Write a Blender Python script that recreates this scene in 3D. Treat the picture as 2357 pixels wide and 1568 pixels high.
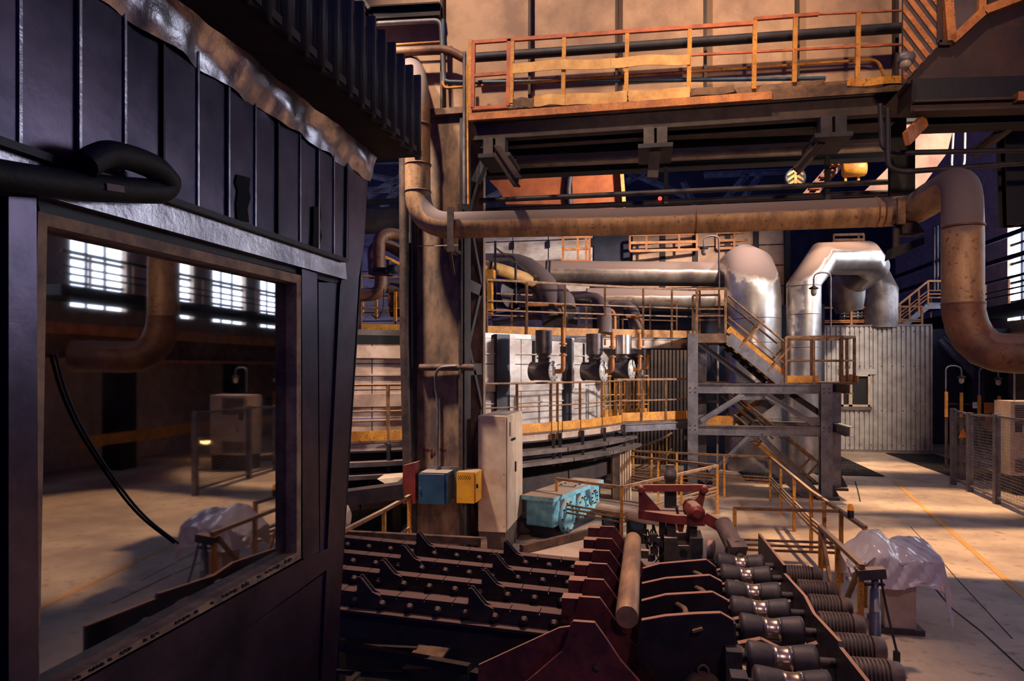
import bpy, math, random
from mathutils import Vector as V
random.seed(7)
S = bpy.context.scene
COL = S.collection
for o in list(bpy.data.objects):
    bpy.data.objects.remove(o)

# ------------------------------------------------------------------ camera
F, CX, HY, EYE = 1600.0, 1178.5, 850.0, 3.0
YAW = math.atan(312 / F)
SA, CA = math.sin(YAW), math.cos(YAW)
cd = bpy.data.cameras.new('camera')
cam = bpy.data.objects.new('camera', cd)
COL.objects.link(cam)
cam.location = (0, 0, EYE)
cam.rotation_euler = (math.pi / 2, 0, YAW)
cd.sensor_width = 36
cd.lens = 36 * F / 2357
cd.shift_y = (HY - 784) / 2357
cd.clip_start = 0.05
cd.clip_end = 300
S.camera = cam

# ------------------------------------------------------------------ light and exposure
S.view_settings.view_transform = 'Standard'
S.view_settings.look = 'None'
S.view_settings.gamma = 1
S.view_settings.use_curve_mapping = False
S.view_settings.exposure = 0.0
wd = bpy.data.worlds.new('hall_ambient')
S.world = wd
wd.use_nodes = True
bg = wd.node_tree.nodes['Background']
bg.inputs[0].default_value = (0.04, 0.046, 0.25, 1)
bg.inputs[1].default_value = 0.72

def spot(name, loc, aim, power, col, angle=90, blend=.5, size=.4):
    d = bpy.data.lights.new(name, 'SPOT')
    d.energy = power
    d.color = col
    d.spot_size = math.radians(angle)
    d.spot_blend = blend
    d.shadow_soft_size = size
    o = bpy.data.objects.new(name, d)
    COL.objects.link(o)
    o.location = loc
    o.rotation_euler = (V(aim) - V(loc)).to_track_quat('-Z', 'Y').to_euler()
    return o

WARM = (1.0, .62, .33)
MILD = (1.0, .78, .58)
spot('high_bay_light_front', (-4.2, 3.0, 16.5), (-1.4, 11.0, 9.0), 9000, (1.0, .72, .5), 36, .6, .25)
spot('high_bay_light_walkway', (.6, 3.0, 16.5), (2.6, 11.0, 8.6), 4800, (1.0, .66, .4), 36, .7, .25)
spot('high_bay_light_furnace', (9.5, 12.6, 6.3), (-2.0, 15.6, 2.9), 6800, (1.0, .88, .82), 52, .7, .3)
spot('fill_light_left', (-5.2, 8.6, 10.5), (-5.0, 12.6, 2.6), 6400, (1.0, .78, .62), 62, .7, .3)  # fill lamp added to brighten the left part of the furnace
spot('fill_light_hood', (4.0, 17.0, 10.5), (-2.5, 25.0, 6.4), 7500, (1.0, .8, .66), 80, .7, .3)  # unseen lamp put in to lift the hood wall
spot('high_bay_light_ducts', (9.5, 13.5, 12.5), (4.2, 24.0, 4.2), 10000, (1.0, .82, .66), 46, .6, .3)
spot('high_bay_light_floor', (6.5, 11.9, 14.0), (6.5, 11.9, 0), 13500, (1.0, .66, .38), 41, .3, .1)
spot('high_bay_light_aisle', (6.6, 20.2, 14.0), (6.6, 20.2, 0), 12500, (1.0, .68, .42), 38, .35, .15)
spot('fill_light_conveyor', (-.2, 8.2, 9.5), (-.5, 7.3, .5), 3200, (1.0, .7, .54), 52, .9, .3)  # added fill from above for the dark conveyor
spot('fill_light_pipe', (2.0, -2.5, 6.2), (1.8, 10.4, 4.9), 2600, (1.0, .66, .42), 42, .8, .3)  # low fill added behind the camera to brighten the big pipe
spot('fill_light_near', (3.5, -1.5, 9.0), (-.2, 7.6, .6), 800, (1.0, .7, .6), 44, .9, .4)  # weak fill added on the camera side for the conveyor's front faces

# ------------------------------------------------------------------ geometry helpers
def ray(px, py):
    u = (px - CX) / F
    return V((-SA + u * CA, CA + u * SA, (HY - py) / F))
E0 = V((0, 0, EYE))
def PT(px, py, t): return E0 + ray(px, py) * t
def PY(px, py, y): r = ray(px, py); return E0 + r * (y / r.y)
def PX(px, py, x): r = ray(px, py); return E0 + r * (x / r.x)
def PZ(px, py, z): r = ray(px, py); return E0 + r * ((z - EYE) / r.z)
ZU = V((0, 0, 1))

class MB:
    def __init__(s): s.v = []; s.f = []; s.sm = []
    def add(s, vs, fs, sm=False):
        k = len(s.v)
        s.v += [V(p) for p in vs]
        s.f += [tuple(i + k for i in f) for f in fs]
        s.sm += [sm] * len(fs)
        return s
    def box(s, x0, x1, y0, y1, z0, z1):
        return s.add([(x, y, z) for x in (x0, x1) for y in (y0, y1) for z in (z0, z1)],
              [(0,1,3,2), (4,6,7,5), (0,4,5,1), (2,3,7,6), (0,2,6,4), (1,5,7,3)])
    def bar(s, p, q, w, h, up=ZU):
        p, q = V(p), V(q); d = (q - p).normalized()
        if abs(d.dot(up)) > .98: up = V((0, 1, 0)) if abs(d.y) < .9 else V((1, 0, 0))
        a = d.cross(up).normalized(); b = a.cross(d).normalized()
        a = a * (w / 2); b = b * (h / 2)
        c = [-a - b, a - b, a + b, -a + b]
        return s.add([p + k for k in c] + [q + k for k in c],
              [(3,2,1,0), (4,5,6,7), (0,1,5,4), (1,2,6,5), (2,3,7,6), (3,0,4,7)])
    def bars(s, pts, w, h, up=ZU):
        for a, b in zip(pts, pts[1:]): s.bar(a, b, w, h, up)
        return s
    def ibeam(s, p, q, w, h, t=.02, up=ZU):
        p, q = V(p), V(q); d = (q - p).normalized()
        if abs(d.dot(up)) > .98: up = V((0, 1, 0))
        a = d.cross(up).normalized(); b = a.cross(d).normalized()
        o = b * (h / 2 - t / 2)
        s.bar(p + o, q + o, w, t, up); s.bar(p - o, q - o, w, t, up)
        return s.bar(p, q, t, h - 2 * t, up)
    def prism(s, poly, vec):
        n = len(poly); vec = V(vec); poly = [V(p) for p in poly]
        return s.add(poly + [p + vec for p in poly],
              [tuple(range(n))[::-1], tuple(range(n, 2 * n))] + [(i, (i+1) % n, n + (i+1) % n, n + i) for i in range(n)])
    def tube(s, pts, r, n=14, bend=0, cap=True, seg=6):
        P = [V(p) for p in pts]
        R = list(r) if isinstance(r, (list, tuple)) else [r] * len(P)
        if bend:
            Q, RR = [P[0]], [R[0]]
            for i in range(1, len(P) - 1):
                a, b, c = P[i-1], P[i], P[i+1]
                d1, d2 = (a - b), (c - b)
                k = min(bend, d1.length * .49, d2.length * .49)
                s1, s2 = b + d1.normalized() * k, b + d2.normalized() * k
                for j in range(seg + 1):
                    u = j / seg
                    Q.append(s1 * (1-u)**2 + b * (2*u*(1-u)) + s2 * u*u); RR.append(R[i])
            Q.append(P[-1]); RR.append(R[-1]); P, R = Q, RR
        vs, fs = [], []
        prev = None
        for i, p in enumerate(P):
            d = (P[min(i+1, len(P)-1)] - P[max(i-1, 0)])
            if d.length < 1e-9: d = V((0, 0, 1))
            d.normalize()
            if prev is None:
                a = d.cross(ZU if abs(d.z) < .95 else V((0, 1, 0))).normalized()
            else:
                a = (prev - d * prev.dot(d)).normalized()
            prev = a
            b = d.cross(a)
            for j in range(n):
                th = 2 * math.pi * j / n
                vs.append(p + (a * math.cos(th) + b * math.sin(th)) * R[i])
        for i in range(len(P) - 1):
            for j in range(n):
                fs.append((i*n + j, i*n + (j+1) % n, (i+1)*n + (j+1) % n, (i+1)*n + j))
        s.add(vs, fs, True)
        if cap:
            s.add(vs[:n], [tuple(range(n))[::-1]]); s.add(vs[-n:], [tuple(range(n))])
        return s
    def lathe(s, o, ax, prof, n=20):
        o = V(o); ax = V(ax).normalized()
        return s.tube([o + ax * h for h, _ in prof], [max(r, .0005) for _, r in prof], n) if False else s._lathe(o, ax, prof, n)
    def _lathe(s, o, ax, prof, n):
        a = ax.cross(ZU if abs(ax.z) < .95 else V((0, 1, 0))).normalized(); b = ax.cross(a)
        vs, fs = [], []
        for h, r in prof:
            for j in range(n):
                th = 2 * math.pi * j / n
                vs.append(o + ax * h + (a * math.cos(th) + b * math.sin(th)) * max(r, .0004))
        for i in range(len(prof) - 1):
            for j in range(n):
                fs.append((i*n + j, i*n + (j+1) % n, (i+1)*n + (j+1) % n, (i+1)*n + j))
        s.add(vs, fs, True)
        s.add(vs[:n], [tuple(range(n))[::-1]]); s.add(vs[-n:], [tuple(range(n))])
        return s
    def grid(s, fn, nu, nv, sm=True):
        vs = [fn(i / nu, j / nv) for i in range(nu + 1) for j in range(nv + 1)]
        fs = [(i*(nv+1)+j, (i+1)*(nv+1)+j, (i+1)*(nv+1)+j+1, i*(nv+1)+j+1) for i in range(nu) for j in range(nv)]
        return s.add(vs, fs, sm)
    def build(s, name, mat, parent=None, label=None, cat=None, kind=None, group=None, bevel=0):
        me = bpy.data.meshes.new(name)
        if parent is not None:
            off = parent.get('_o') or (0, 0, 0); off = V(off)
        else:
            lo = [min(p[k] for p in s.v) for k in range(3)]; hi = [max(p[k] for p in s.v) for k in range(3)]
            off = V(((lo[0]+hi[0])/2, (lo[1]+hi[1])/2, lo[2]))
        me.from_pydata([tuple(p - off) for p in s.v], [], s.f)
        me.validate()
        for p, sm in zip(me.polygons, s.sm): p.use_smooth = sm
        me.materials.append(M[mat])
        import bmesh
        bm = bmesh.new(); bm.from_mesh(me); bmesh.ops.recalc_face_normals(bm, faces=bm.faces); bm.to_mesh(me); bm.free()
        o = bpy.data.objects.new(name, me)
        COL.objects.link(o)
        if bevel:
            md = o.modifiers.new('edge', 'BEVEL'); md.width = bevel; md.segments = 1; md.limit_method = 'ANGLE'
        if parent is not None:
            o.parent = parent; o['_o'] = tuple(off)
        else:
            o.location = off; o['_o'] = tuple(off)
        if label: o['label'] = label
        if cat: o['category'] = cat
        if kind: o['kind'] = kind
        if group: o['group'] = group
        return o

def thing(name, label, cat, loc, group=None):
    o = bpy.data.objects.new(name, None)
    COL.objects.link(o)
    o.empty_display_size = .2
    o.location = loc; o['_o'] = tuple(loc)
    o['label'] = label; o['category'] = cat
    if group: o['group'] = group
    return o
def struct(name, mb, mat):
    return mb.build(name, mat, kind='structure')

# ------------------------------------------------------------------ materials
M = {}
def lin(c):
    c = [x / 255 for x in c]
    return [((x + .055) / 1.055) ** 2.4 if x > .04045 else x / 12.92 for x in c] + [1]
def mat(key, c1, c2=None, rough=.7, metal=0., scale=3., bump=.15, stretch=(1, 1, 1), dust=None, dlim=.35, lo=.38, hi=.62, fine=None):
    m = bpy.data.materials.new(key); M[key] = m
    m.use_nodes = True
    nt = m.node_tree; N = nt.nodes; L = nt.links
    b = N['Principled BSDF']
    geo = N.new('ShaderNodeNewGeometry')
    mp = N.new('ShaderNodeMapping'); mp.inputs['Scale'].default_value = stretch
    L.new(geo.outputs['Position'], mp.inputs['Vector'])
    nz = N.new('ShaderNodeTexNoise'); nz.inputs['Scale'].default_value = scale; nz.inputs['Detail'].default_value = 7
    nz.inputs['Roughness'].default_value = .65
    L.new(mp.outputs[0], nz.inputs['Vector'])
    rp = N.new('ShaderNodeValToRGB')
    rp.color_ramp.elements[0].position = lo; rp.color_ramp.elements[1].position = hi
    rp.color_ramp.elements[0].color = lin(c2 or [x * .72 for x in c1]); rp.color_ramp.elements[1].color = lin(c1)
    L.new(nz.outputs['Fac'], rp.inputs[0])
    out = rp.outputs[0]
    rs = None
    if fine:
        n2 = N.new('ShaderNodeTexNoise'); n2.inputs['Scale'].default_value = scale * 9; n2.inputs['Detail'].default_value = 4
        L.new(geo.outputs['Position'], n2.inputs['Vector'])
        r2 = N.new('ShaderNodeValToRGB'); r2.color_ramp.elements[0].position = .3; r2.color_ramp.elements[1].position = .42
        L.new(n2.outputs['Fac'], r2.inputs[0])
        mx = N.new('ShaderNodeMix'); mx.data_type = 'RGBA'
        L.new(r2.outputs[0], mx.inputs[0]); mx.inputs[6].default_value = lin(fine); L.new(out, mx.inputs[7])
        out = mx.outputs[2]
    if dust:
        sp = N.new('ShaderNodeSeparateXYZ'); L.new(geo.outputs['Normal'], sp.inputs[0])
        ma = N.new('ShaderNodeMath'); ma.operation = 'MULTIPLY_ADD'
        L.new(nz.outputs['Fac'], ma.inputs[0]); ma.inputs[1].default_value = .35; L.new(sp.outputs['Z'], ma.inputs[2])
        r3 = N.new('ShaderNodeValToRGB'); r3.color_ramp.elements[0].position = dlim; r3.color_ramp.elements[1].position = dlim + .08
        L.new(ma.outputs[0], r3.inputs[0])
        mx = N.new('ShaderNodeMix'); mx.data_type = 'RGBA'
        L.new(r3.outputs[0], mx.inputs[0]); L.new(out, mx.inputs[6]); mx.inputs[7].default_value = lin(dust)
        out = mx.outputs[2]
        mr = N.new('ShaderNodeMath'); mr.operation = 'MULTIPLY_ADD'
        L.new(r3.outputs[0], mr.inputs[0]); mr.inputs[1].default_value = .95 - rough; mr.inputs[2].default_value = rough
        L.new(mr.outputs[0], b.inputs['Roughness'])
        mm = N.new('ShaderNodeMath'); mm.operation = 'MULTIPLY_ADD'
        L.new(r3.outputs[0], mm.inputs[0]); mm.inputs[1].default_value = -metal; mm.inputs[2].default_value = metal
        L.new(mm.outputs[0], b.inputs['Metallic'])
    else:
        b.inputs['Roughness'].default_value = rough
        b.inputs['Metallic'].default_value = metal
    L.new(out, b.inputs['Base Color'])
    if bump:
        bp = N.new('ShaderNodeBump'); bp.inputs['Strength'].default_value = bump; bp.inputs['Distance'].default_value = .03
        L.new(nz.outputs['Fac'], bp.inputs['Height']); L.new(bp.outputs[0], b.inputs['Normal'])
    return m
def emit(key, c, s):
    m = bpy.data.materials.new(key); M[key] = m; m.use_nodes = True
    b = m.node_tree.nodes['Principled BSDF']
    b.inputs['Base Color'].default_value = lin(c); b.inputs['Emission Color'].default_value = lin(c); b.inputs['Emission Strength'].default_value = s
DUST = (128, 108, 100)
mat('floor', (200, 172, 144), (152, 128, 110), .62, 0, .55, .06, fine=(150, 120, 100))
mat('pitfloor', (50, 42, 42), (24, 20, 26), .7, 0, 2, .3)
mat('grate', (52, 46, 50), None, .6, .3, 6, .2)
mat('floorline', (214, 150, 62), (190, 140, 80), .7, 0, 5, .1)
mat('crack', (40, 34, 34), None, .9)
mat('girder', (182, 148, 120), (138, 110, 92), .75, 0, 1.1, .08)
mat('girderdark', (70, 56, 50), (44, 36, 38), .7, .1, 2)
mat('orange', (200, 128, 66), (150, 88, 48), .6, 0, 4, .1, fine=(110, 70, 46))
mat('yellow', (214, 148, 48), (170, 106, 38), .55, 0, 3.5, .1, fine=(96, 62, 40))
mat('yellowpale', (226, 178, 104), (190, 138, 78), .6, 0, 3.5, .1)
mat('railbrown', (150, 104, 62), (96, 66, 46), .55, .1, 8, .15, dust=(172, 140, 112), dlim=.85)
mat('redrail', (196, 102, 60), (150, 74, 44), .6, 0, 5)
mat('rustdeck', (122, 92, 68), (72, 52, 44), .75, .1, 4, .2)
mat('steel', (122, 118, 124), (88, 86, 94), .5, .35, 3, .08, dust=(128, 112, 104), dlim=.9)
mat('steeldark', (50, 46, 54), (30, 28, 38), .6, .3, 4, .15, dust=(80, 64, 58), dlim=.95)
mat('beamdark', (30, 26, 30), (18, 16, 22), .7, .2, 4, .15)
mat('beamrust', (62, 47, 43), (38, 30, 31), .75, .1, 4, .2)
mat('pipe', (172, 132, 90), (122, 92, 66), .55, .1, 2.2, .12, stretch=(3, 1, 1), dust=(104, 90, 88), dlim=.27, fine=(104, 70, 46))
mat('pipered', (120, 78, 50), (78, 48, 38), .6, .1, 2.4, .2, dust=(112, 88, 80), dlim=.62, fine=(60, 38, 32))
mat('conduit', (88, 68, 56), (54, 42, 40), .6, .2, 5)
mat('column', (140, 110, 84), (84, 66, 56), .78, 0, 4.5, .3, stretch=(1, 1, .45))
mat('columndark', (62, 52, 48), (36, 32, 34), .7, .1, 3)
mat('furnace', (214, 206, 200), (160, 144, 134), .45, .1, 1.3, .06, stretch=(1, 1, 2.2))
mat('furnacewarm', (206, 180, 160), (150, 124, 108), .5, .1, 1.3, .06)
mat('furnacebeam', (48, 46, 58), (30, 28, 38), .5, .3, 3)
mat('alu', (205, 200, 198), (165, 156, 150), .3, .85, 1.6, .05, dust=(116, 98, 94), dlim=.42)
mat('aludark', (150, 140, 134), (104, 94, 92), .38, .7, 1.6, .08, dust=(112, 94, 88), dlim=.36)
mat('galv', (190, 184, 178), (158, 150, 146), .5, .3, 2.5, .04)
mat('burner', (104, 94, 96), (70, 62, 68), .45, .5, 3, .1, dust=(120, 100, 92), dlim=1.0)
mat('white', (225, 222, 216), None, .45, 0, 4, .03)
mat('cream', (206, 182, 156), (178, 150, 126), .5, 0, 2, .04)
mat('plinth', (92, 74, 62), None, .7)
mat('blue', (44, 78, 104), (34, 62, 86), .45, 0, 4, .04, dust=(150, 132, 118), dlim=.9)
mat('gearblue', (132, 190, 200), (92, 146, 162), .5, 0, 5, .1, dust=(186, 154, 128), dlim=.75)
mat('boxyellow', (232, 166, 40), (206, 138, 36), .45, 0, 4, .04, dust=(160, 130, 100), dlim=.9)
mat('red', (132, 50, 40), (100, 38, 34), .5, .05, 4, .1, dust=(168, 132, 110), dlim=.95)
mat('maroon', (116, 58, 54), (76, 40, 42), .45, .25, 5, .1, dust=(150, 108, 88), dlim=.95)
mat('cam', (54, 42, 46), (34, 28, 36), .5, .35, 5, .15, dust=(170, 124, 98), dlim=.95)
mat('skid', (58, 44, 44), (34, 28, 32), .5, .3, 6, .2, dust=(96, 70, 61), dlim=.95)
mat('billet', (184, 142, 106), (132, 100, 78), .5, .35, 5, .1, stretch=(1, .3, 1))
mat('roller', (72, 60, 60), (46, 40, 46), .6, .2, 5, .1)
mat('chrome', (206, 182, 158), (180, 152, 126), .25, .9, 6, .03)
mat('motor', (118, 96, 86), (84, 68, 64), .6, .2, 5, .1)
mat('block', (84, 74, 68), (58, 52, 52), .65, .2, 4, .12, dust=(170, 140, 116), dlim=.95)
mat('rubber', (20, 18, 20), None, .65, 0, 8, .3)
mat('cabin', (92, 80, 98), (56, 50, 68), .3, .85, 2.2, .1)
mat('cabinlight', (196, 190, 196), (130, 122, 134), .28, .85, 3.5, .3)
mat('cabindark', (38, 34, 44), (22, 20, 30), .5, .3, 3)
mat('cabinwood', (206, 158, 108), (140, 102, 76), .6, 0, 9, .2)
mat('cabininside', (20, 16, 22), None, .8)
mat('hole', (8, 7, 10), None, .9)
mat('navy', (42, 46, 66), (26, 28, 44), .7, .1, 1.5)
mat('bluetruss', (104, 110, 132), (70, 74, 96), .6, .2, 2)
mat('rustplate', (176, 98, 52), (138, 72, 44), .7, 0, 1.5, .1)
mat('pinkplate', (176, 128, 108), None, .7, 0, 1.5)
mat('black', (14, 12, 18), None, .5)
mat('cabcrane', (64, 38, 32), (40, 26, 26), .6, 0, 2)
mat('stripegrey', (82, 70, 76), None, .6)
mat('signorange', (205, 122, 46), None, .6)
mat('bulb', (196, 180, 160), None, .2)
emit('daylight', (226, 236, 255), 9.0)
emit('lampglow', (255, 190, 110), 14.0)
emit('beacon', (235, 130, 20), .25)
emit('redglow', (255, 60, 50), 3.0)
def glassmat():
    m = bpy.data.materials.new('glass'); M['glass'] = m; m.use_nodes = True
    nt = m.node_tree; N = nt.nodes; L = nt.links
    for n in list(N):
        if n.type == 'BSDF_PRINCIPLED': N.remove(n)
    out = N['Material Output']
    gl = N.new('ShaderNodeBsdfGlossy'); gl.inputs['Roughness'].default_value = .025; gl.inputs['Color'].default_value = (.85, .85, .9, 1)
    tr = N.new('ShaderNodeBsdfTransparent'); tr.inputs['Color'].default_value = (.55, .5, .5, 1)
    fr = N.new('ShaderNodeFresnel'); fr.inputs['IOR'].default_value = 1.9
    ma = N.new('ShaderNodeMath'); ma.operation = 'MULTIPLY_ADD'; ma.inputs[1].default_value = 1.6; ma.inputs[2].default_value = .18; ma.use_clamp = True
    L.new(fr.outputs[0], ma.inputs[0])
    mx = N.new('ShaderNodeMixShader'); L.new(ma.outputs[0], mx.inputs[0]); L.new(tr.outputs[0], mx.inputs[1]); L.new(gl.outputs[0], mx.inputs[2])
    nz = N.new('ShaderNodeTexNoise'); nz.inputs['Scale'].default_value = 2.5; nz.inputs['Detail'].default_value = 4
    rp = N.new('ShaderNodeValToRGB'); rp.color_ramp.elements[0].position = .5; rp.color_ramp.elements[1].position = .85
    rp.color_ramp.elements[0].color = (0, 0, 0, 1); rp.color_ramp.elements[1].color = (.35, .35, .35, 1)
    geo = N.new('ShaderNodeNewGeometry'); L.new(geo.outputs['Position'], nz.inputs['Vector']); L.new(nz.outputs['Fac'], rp.inputs[0])
    df = N.new('ShaderNodeBsdfDiffuse'); df.inputs['Color'].default_value = (.16, .12, .11, 1)
    m2 = N.new('ShaderNodeMixShader'); L.new(rp.outputs[0], m2.inputs[0]); L.new(mx.outputs[0], m2.inputs[1]); L.new(df.outputs[0], m2.inputs[2])
    L.new(m2.outputs[0], out.inputs['Surface'])
glassmat()
def meshmat():
    m = bpy.data.materials.new('plastic'); M['plastic'] = m; m.use_nodes = True
    nt = m.node_tree; N = nt.nodes; L = nt.links
    b = N['Principled BSDF']
    b.inputs['Base Color'].default_value = lin((242, 228, 214)); b.inputs['Roughness'].default_value = .16
    b.inputs['Transmission Weight'].default_value = .03
    b.inputs['Alpha'].default_value = .94
meshmat()

# ------------------------------------------------------------------ the setting
PITX, PITY = 1.55, 9.1
fl = MB()
fl.box(PITX, 16, -4, PITY, -.3, 0)
fl.box(-16, 16, PITY, 46, -.3, 0)
struct('floor', fl, 'floor')
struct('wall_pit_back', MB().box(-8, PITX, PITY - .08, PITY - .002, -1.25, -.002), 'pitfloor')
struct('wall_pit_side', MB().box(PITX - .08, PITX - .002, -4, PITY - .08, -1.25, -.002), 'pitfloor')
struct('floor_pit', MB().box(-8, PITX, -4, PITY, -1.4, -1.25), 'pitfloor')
struct('wall_back', MB().box(-26, 14.3, 44, 44.4, -.2, 18), 'navy')
# right hall wall: cladding below, window bays above
XR = 14.0
wr = MB().box(XR, XR + .4, -4, 44.4, -.2, 4.9).box(XR, XR + .4, -4, 44.4, 9.4, 15)
y = -3.0
bays = []
while y < 43:
    wr.box(XR, XR + .4, y - 1.2, y, 4.9, 9.4)
    bays.append((y, min(y + 2.3, 43.5)))
    y += 3.5
wr_fill = []
for a_, b_ in bays:
    if b_ < 12 or a_ > 31.5: wr.box(XR, XR + .4, a_, b_, 4.9, 9.4)
wallr = struct('wall_right', wr, 'cream')
for i, (a, b) in enumerate(bays):
    if b < 12 or a > 31.5: wr_fill.append((a, b)); continue
    w = MB().box(XR + .22, XR + .25, a, b, 4.9, 9.4).build('window_%d' % (i + 1), 'daylight', kind='structure')
    for k in range(1, 6):
        z = 4.9 + k * .75
        MB().bar((XR + .16, a, z), (XR + .16, b, z), .08, .09).build('glazing_bar', 'navy', w)
    for k in range(1, 3):
        yy = a + (b - a) * k / 3
        MB().bar((XR + .16, yy, 4.9), (XR + .16, yy, 9.4), .08, .06).build('glazing_bar', 'navy', w)

# gratings and line on the floor
def grating(label, x0, x1, y0, y1, group):
    t = thing('floor_grating', label, 'grating', ((x0+x1)/2, (y0+y1)/2, .0), group)
    MB().box(x0, x1, y0, y1, .002, .008).build('pit_cover', 'black', t)
    nx, ny = max(2, round((x1-x0)/.55)), max(2, round((y1-y0)/.75))
    for i in range(nx):
        for j in range(ny):
            a, b = x0 + (x1-x0)*i/nx, x0 + (x1-x0)*(i+1)/nx
            c, d = y0 + (y1-y0)*j/ny, y0 + (y1-y0)*(j+1)/ny
            m = MB()
            g = .03
            m.box(a+g, b-g, c+g, c+g+.03, .008, .03); m.box(a+g, b-g, d-g-.03, d-g, .008, .03)
            for k in range(9):
                xx = a + g + (b - a - 2*g) * k / 8
                m.box(xx-.012, xx+.012, c+g, d-g, .008, .028)
            m.build('grate_panel', 'grate', t)
grating('dark steel floor grating in front of the corrugated cabin', 4.7, 6.5, 21.0, 26.9, 'floor gratings')
grating('long dark floor grating leading to the mesh cage', 8.3, 9.9, 20.8, 26.8, 'floor gratings')
grating('small dark grating under the stair tower', 2.6, 4.4, 19.2, 21.3, 'floor gratings')
p0, p1 = PZ(2060, 1110, 0), PZ(2357, 1372, 0)
d = (p1 - p0)
m = MB()
m.bar(p0 - d * .02 + ZU * .003, p1 + d * .6 + ZU * .003, .09, .006)
m.build('floor_marking', 'floorline', label='worn yellow line painted along the lit concrete floor', cat='floor marking')
m = MB(); pts = [PZ(a, b, .002) for a, b in ((1990, 1218), (2052, 1252), (2140, 1340), (2190, 1400), (2260, 1455), (2357, 1545))]
m.bars(pts, .02, .006); m.build('floor_crack', 'crack', label='dark winding joint cracked into the concrete floor', cat='floor crack')
MB().bars([PZ(a, b, .002) for a, b in ((1968, 1108), (1974, 1128), (1980, 1155))], .03, .006).build('floor_crack', 'crack', label='short dark crack in floor near the stair tower base', cat='floor crack')
MB().bars([PZ(a, b, .002) for a, b in ((2095, 1212), (2140, 1260), (2200, 1330), (2330, 1470))], .012, .004).build('floor_crack', 'crack', label='hairline joint between the winding crack and yellow line', cat='floor crack')

# ------------------------------------------------------------------ control cabin on the left
XC = -1.5
cab = thing('control_cabin', 'dark metal clad control cabin with big reflecting window at left', 'cabin', (-2.6, 2, 1.2))
def W(px, py, off=0.): return PX(px, py, XC + off)
def slab(name, poly, matn, t=.03, off=0., parent=None, lab=None):
    return MB().prism([W(a, b, off) for a, b in poly], (-t, 0, 0)).build(name, matn, parent or cab, lab)
gut = lambda x: (x - 300) * .67
low = lambda x: 322 + x * .352
xs = [-120, -40, 45, 183, 287, 376, 455, 526, 587, 640, 690, 733, 768, 800]
for i, (a, b) in enumerate(zip(xs, xs[1:])):
    o = .006 * (i % 2)
    p = MB()
    ta, tb = max(-60, gut(a)), max(-60, gut(b))
    p.prism([W(a + .1, ta, o), W(b - .1, tb, o), W(b - .1, low(b) + 12, o), W(a + .1, low(a) + 12, o)], (-.03, 0, 0))
    p = p.build('wall_panel', 'cabin', cab)
    if i: MB().bar(W(b, tb + 3, .008), W(b, low(b), .008), .009, .009, V((1, 0, 0))).build('seam', 'cabinlight' if i % 4 else 'cabindark', p)
# crumpled flashing strip under the eave
def fn(u, v):
    yy = .9 + u * (3.57 - .9)
    z = 4.02 + v * .13
    k = math.sin(yy * 17) * .012 + math.sin(yy * 41 + 1) * .007 + math.sin(yy * 7.3 + v * 4) * .012
    return V((XC + .015 + v * .05 + k * (1 - abs(v - .4)), yy, z + (math.sin(yy * 23) * .006 if v < .5 else 0)))
MB().grid(fn, 90, 5).build('flashing_strip', 'cabinlight', cab, 'crumpled pale flashing strip under the eave')
MB().box(XC - .05, -1.2, -.6, 3.6, 4.15, 4.18).build('soffit', 'beamrust', cab)
m = MB(); n = 300; pr = []
for i in range(n + 1):
    yy = -.6 + 4.22 * i / n
    pr.append((yy, .012 * math.sin(yy * 50)))
for (ya, da), (yb, db) in zip(pr, pr[1:]):
    za, zb = 4.56 + da * .9, 4.56 + db * .9
    m.add([(-1.2 + da, ya, 4.14), (-1.2 + db, yb, 4.14), (-1.2 + db, yb, zb), (-1.2 + da, ya, za),
           (-1.23 + da, ya, 4.14), (-1.23 + db, yb, 4.14), (-1.23 + db, yb, zb), (-1.23 + da, ya, za)],
          [(0,1,2,3), (7,6,5,4), (3,2,6,7), (0,4,5,1)], True)
m.build('corrugated_fascia', 'steeldark', cab)
MB().box(-3.6, -1.21, -.6, 3.6, 4.5, 4.54).build('roof', 'steeldark', cab)
# corner post, lintel, window
slab('corner_post', [(800, 345), (849, 372), (838, 560), (826, 640), (768, 1640), (736, 1640), (783, 660), (797, 600)], 'cabin', .06, .012)
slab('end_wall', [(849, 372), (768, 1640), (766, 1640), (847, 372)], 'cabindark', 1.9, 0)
slab('lintel_band', [(-60, 300), (0, 324), (795, 602), (799, 644), (85, 447), (-60, 395)], 'cabinlight', .05, .035)
MB().bar(W(-40, 312, .05), W(795, 600, .05), .02, .02).build('lintel_lip', 'cabindark', cab)
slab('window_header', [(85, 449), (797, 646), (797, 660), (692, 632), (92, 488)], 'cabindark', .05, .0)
slab('left_post', [(20, 452), (84, 455), (90, 1640), (20, 1640)], 'cabin', .06, .035)
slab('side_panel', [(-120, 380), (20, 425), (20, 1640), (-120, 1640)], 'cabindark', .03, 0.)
fr = [(88, 486), (693, 634), (693, 1286), (60, 1634)]
gi = [(109, 520), (683, 652), (683, 1272), (90, 1602)]
for a in range(4):
    b = (a + 1) % 4
    slab('window_frame', [fr[a], fr[b], gi[b], gi[a]], 'cabinwood', .07, .02)
pane = slab('window_pane', [(105, 510), (686, 645), (686, 1280), (80, 1610)], 'glass', .006, -.03, lab='large dusty window pane reflecting the hall')
slab('jamb_post', [(695, 618), (730, 630), (735, 1270), (705, 1286), (697, 1286)], 'cabin', .06, .02)
slab('narrow_panel', [(733, 650), (781, 652), (754, 1262), (737, 1268)], 'cabin', .04, .0)
slab('sill_rail', [(60, 1640), (695, 1290), (756, 1262), (752, 1312), (300, 1640)], 'cabin', .06, .015)
slab('lower_panel', [(295, 1640), (749, 1318), (740, 1640)], 'cabin', .04, .0)
m = MB()
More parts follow.
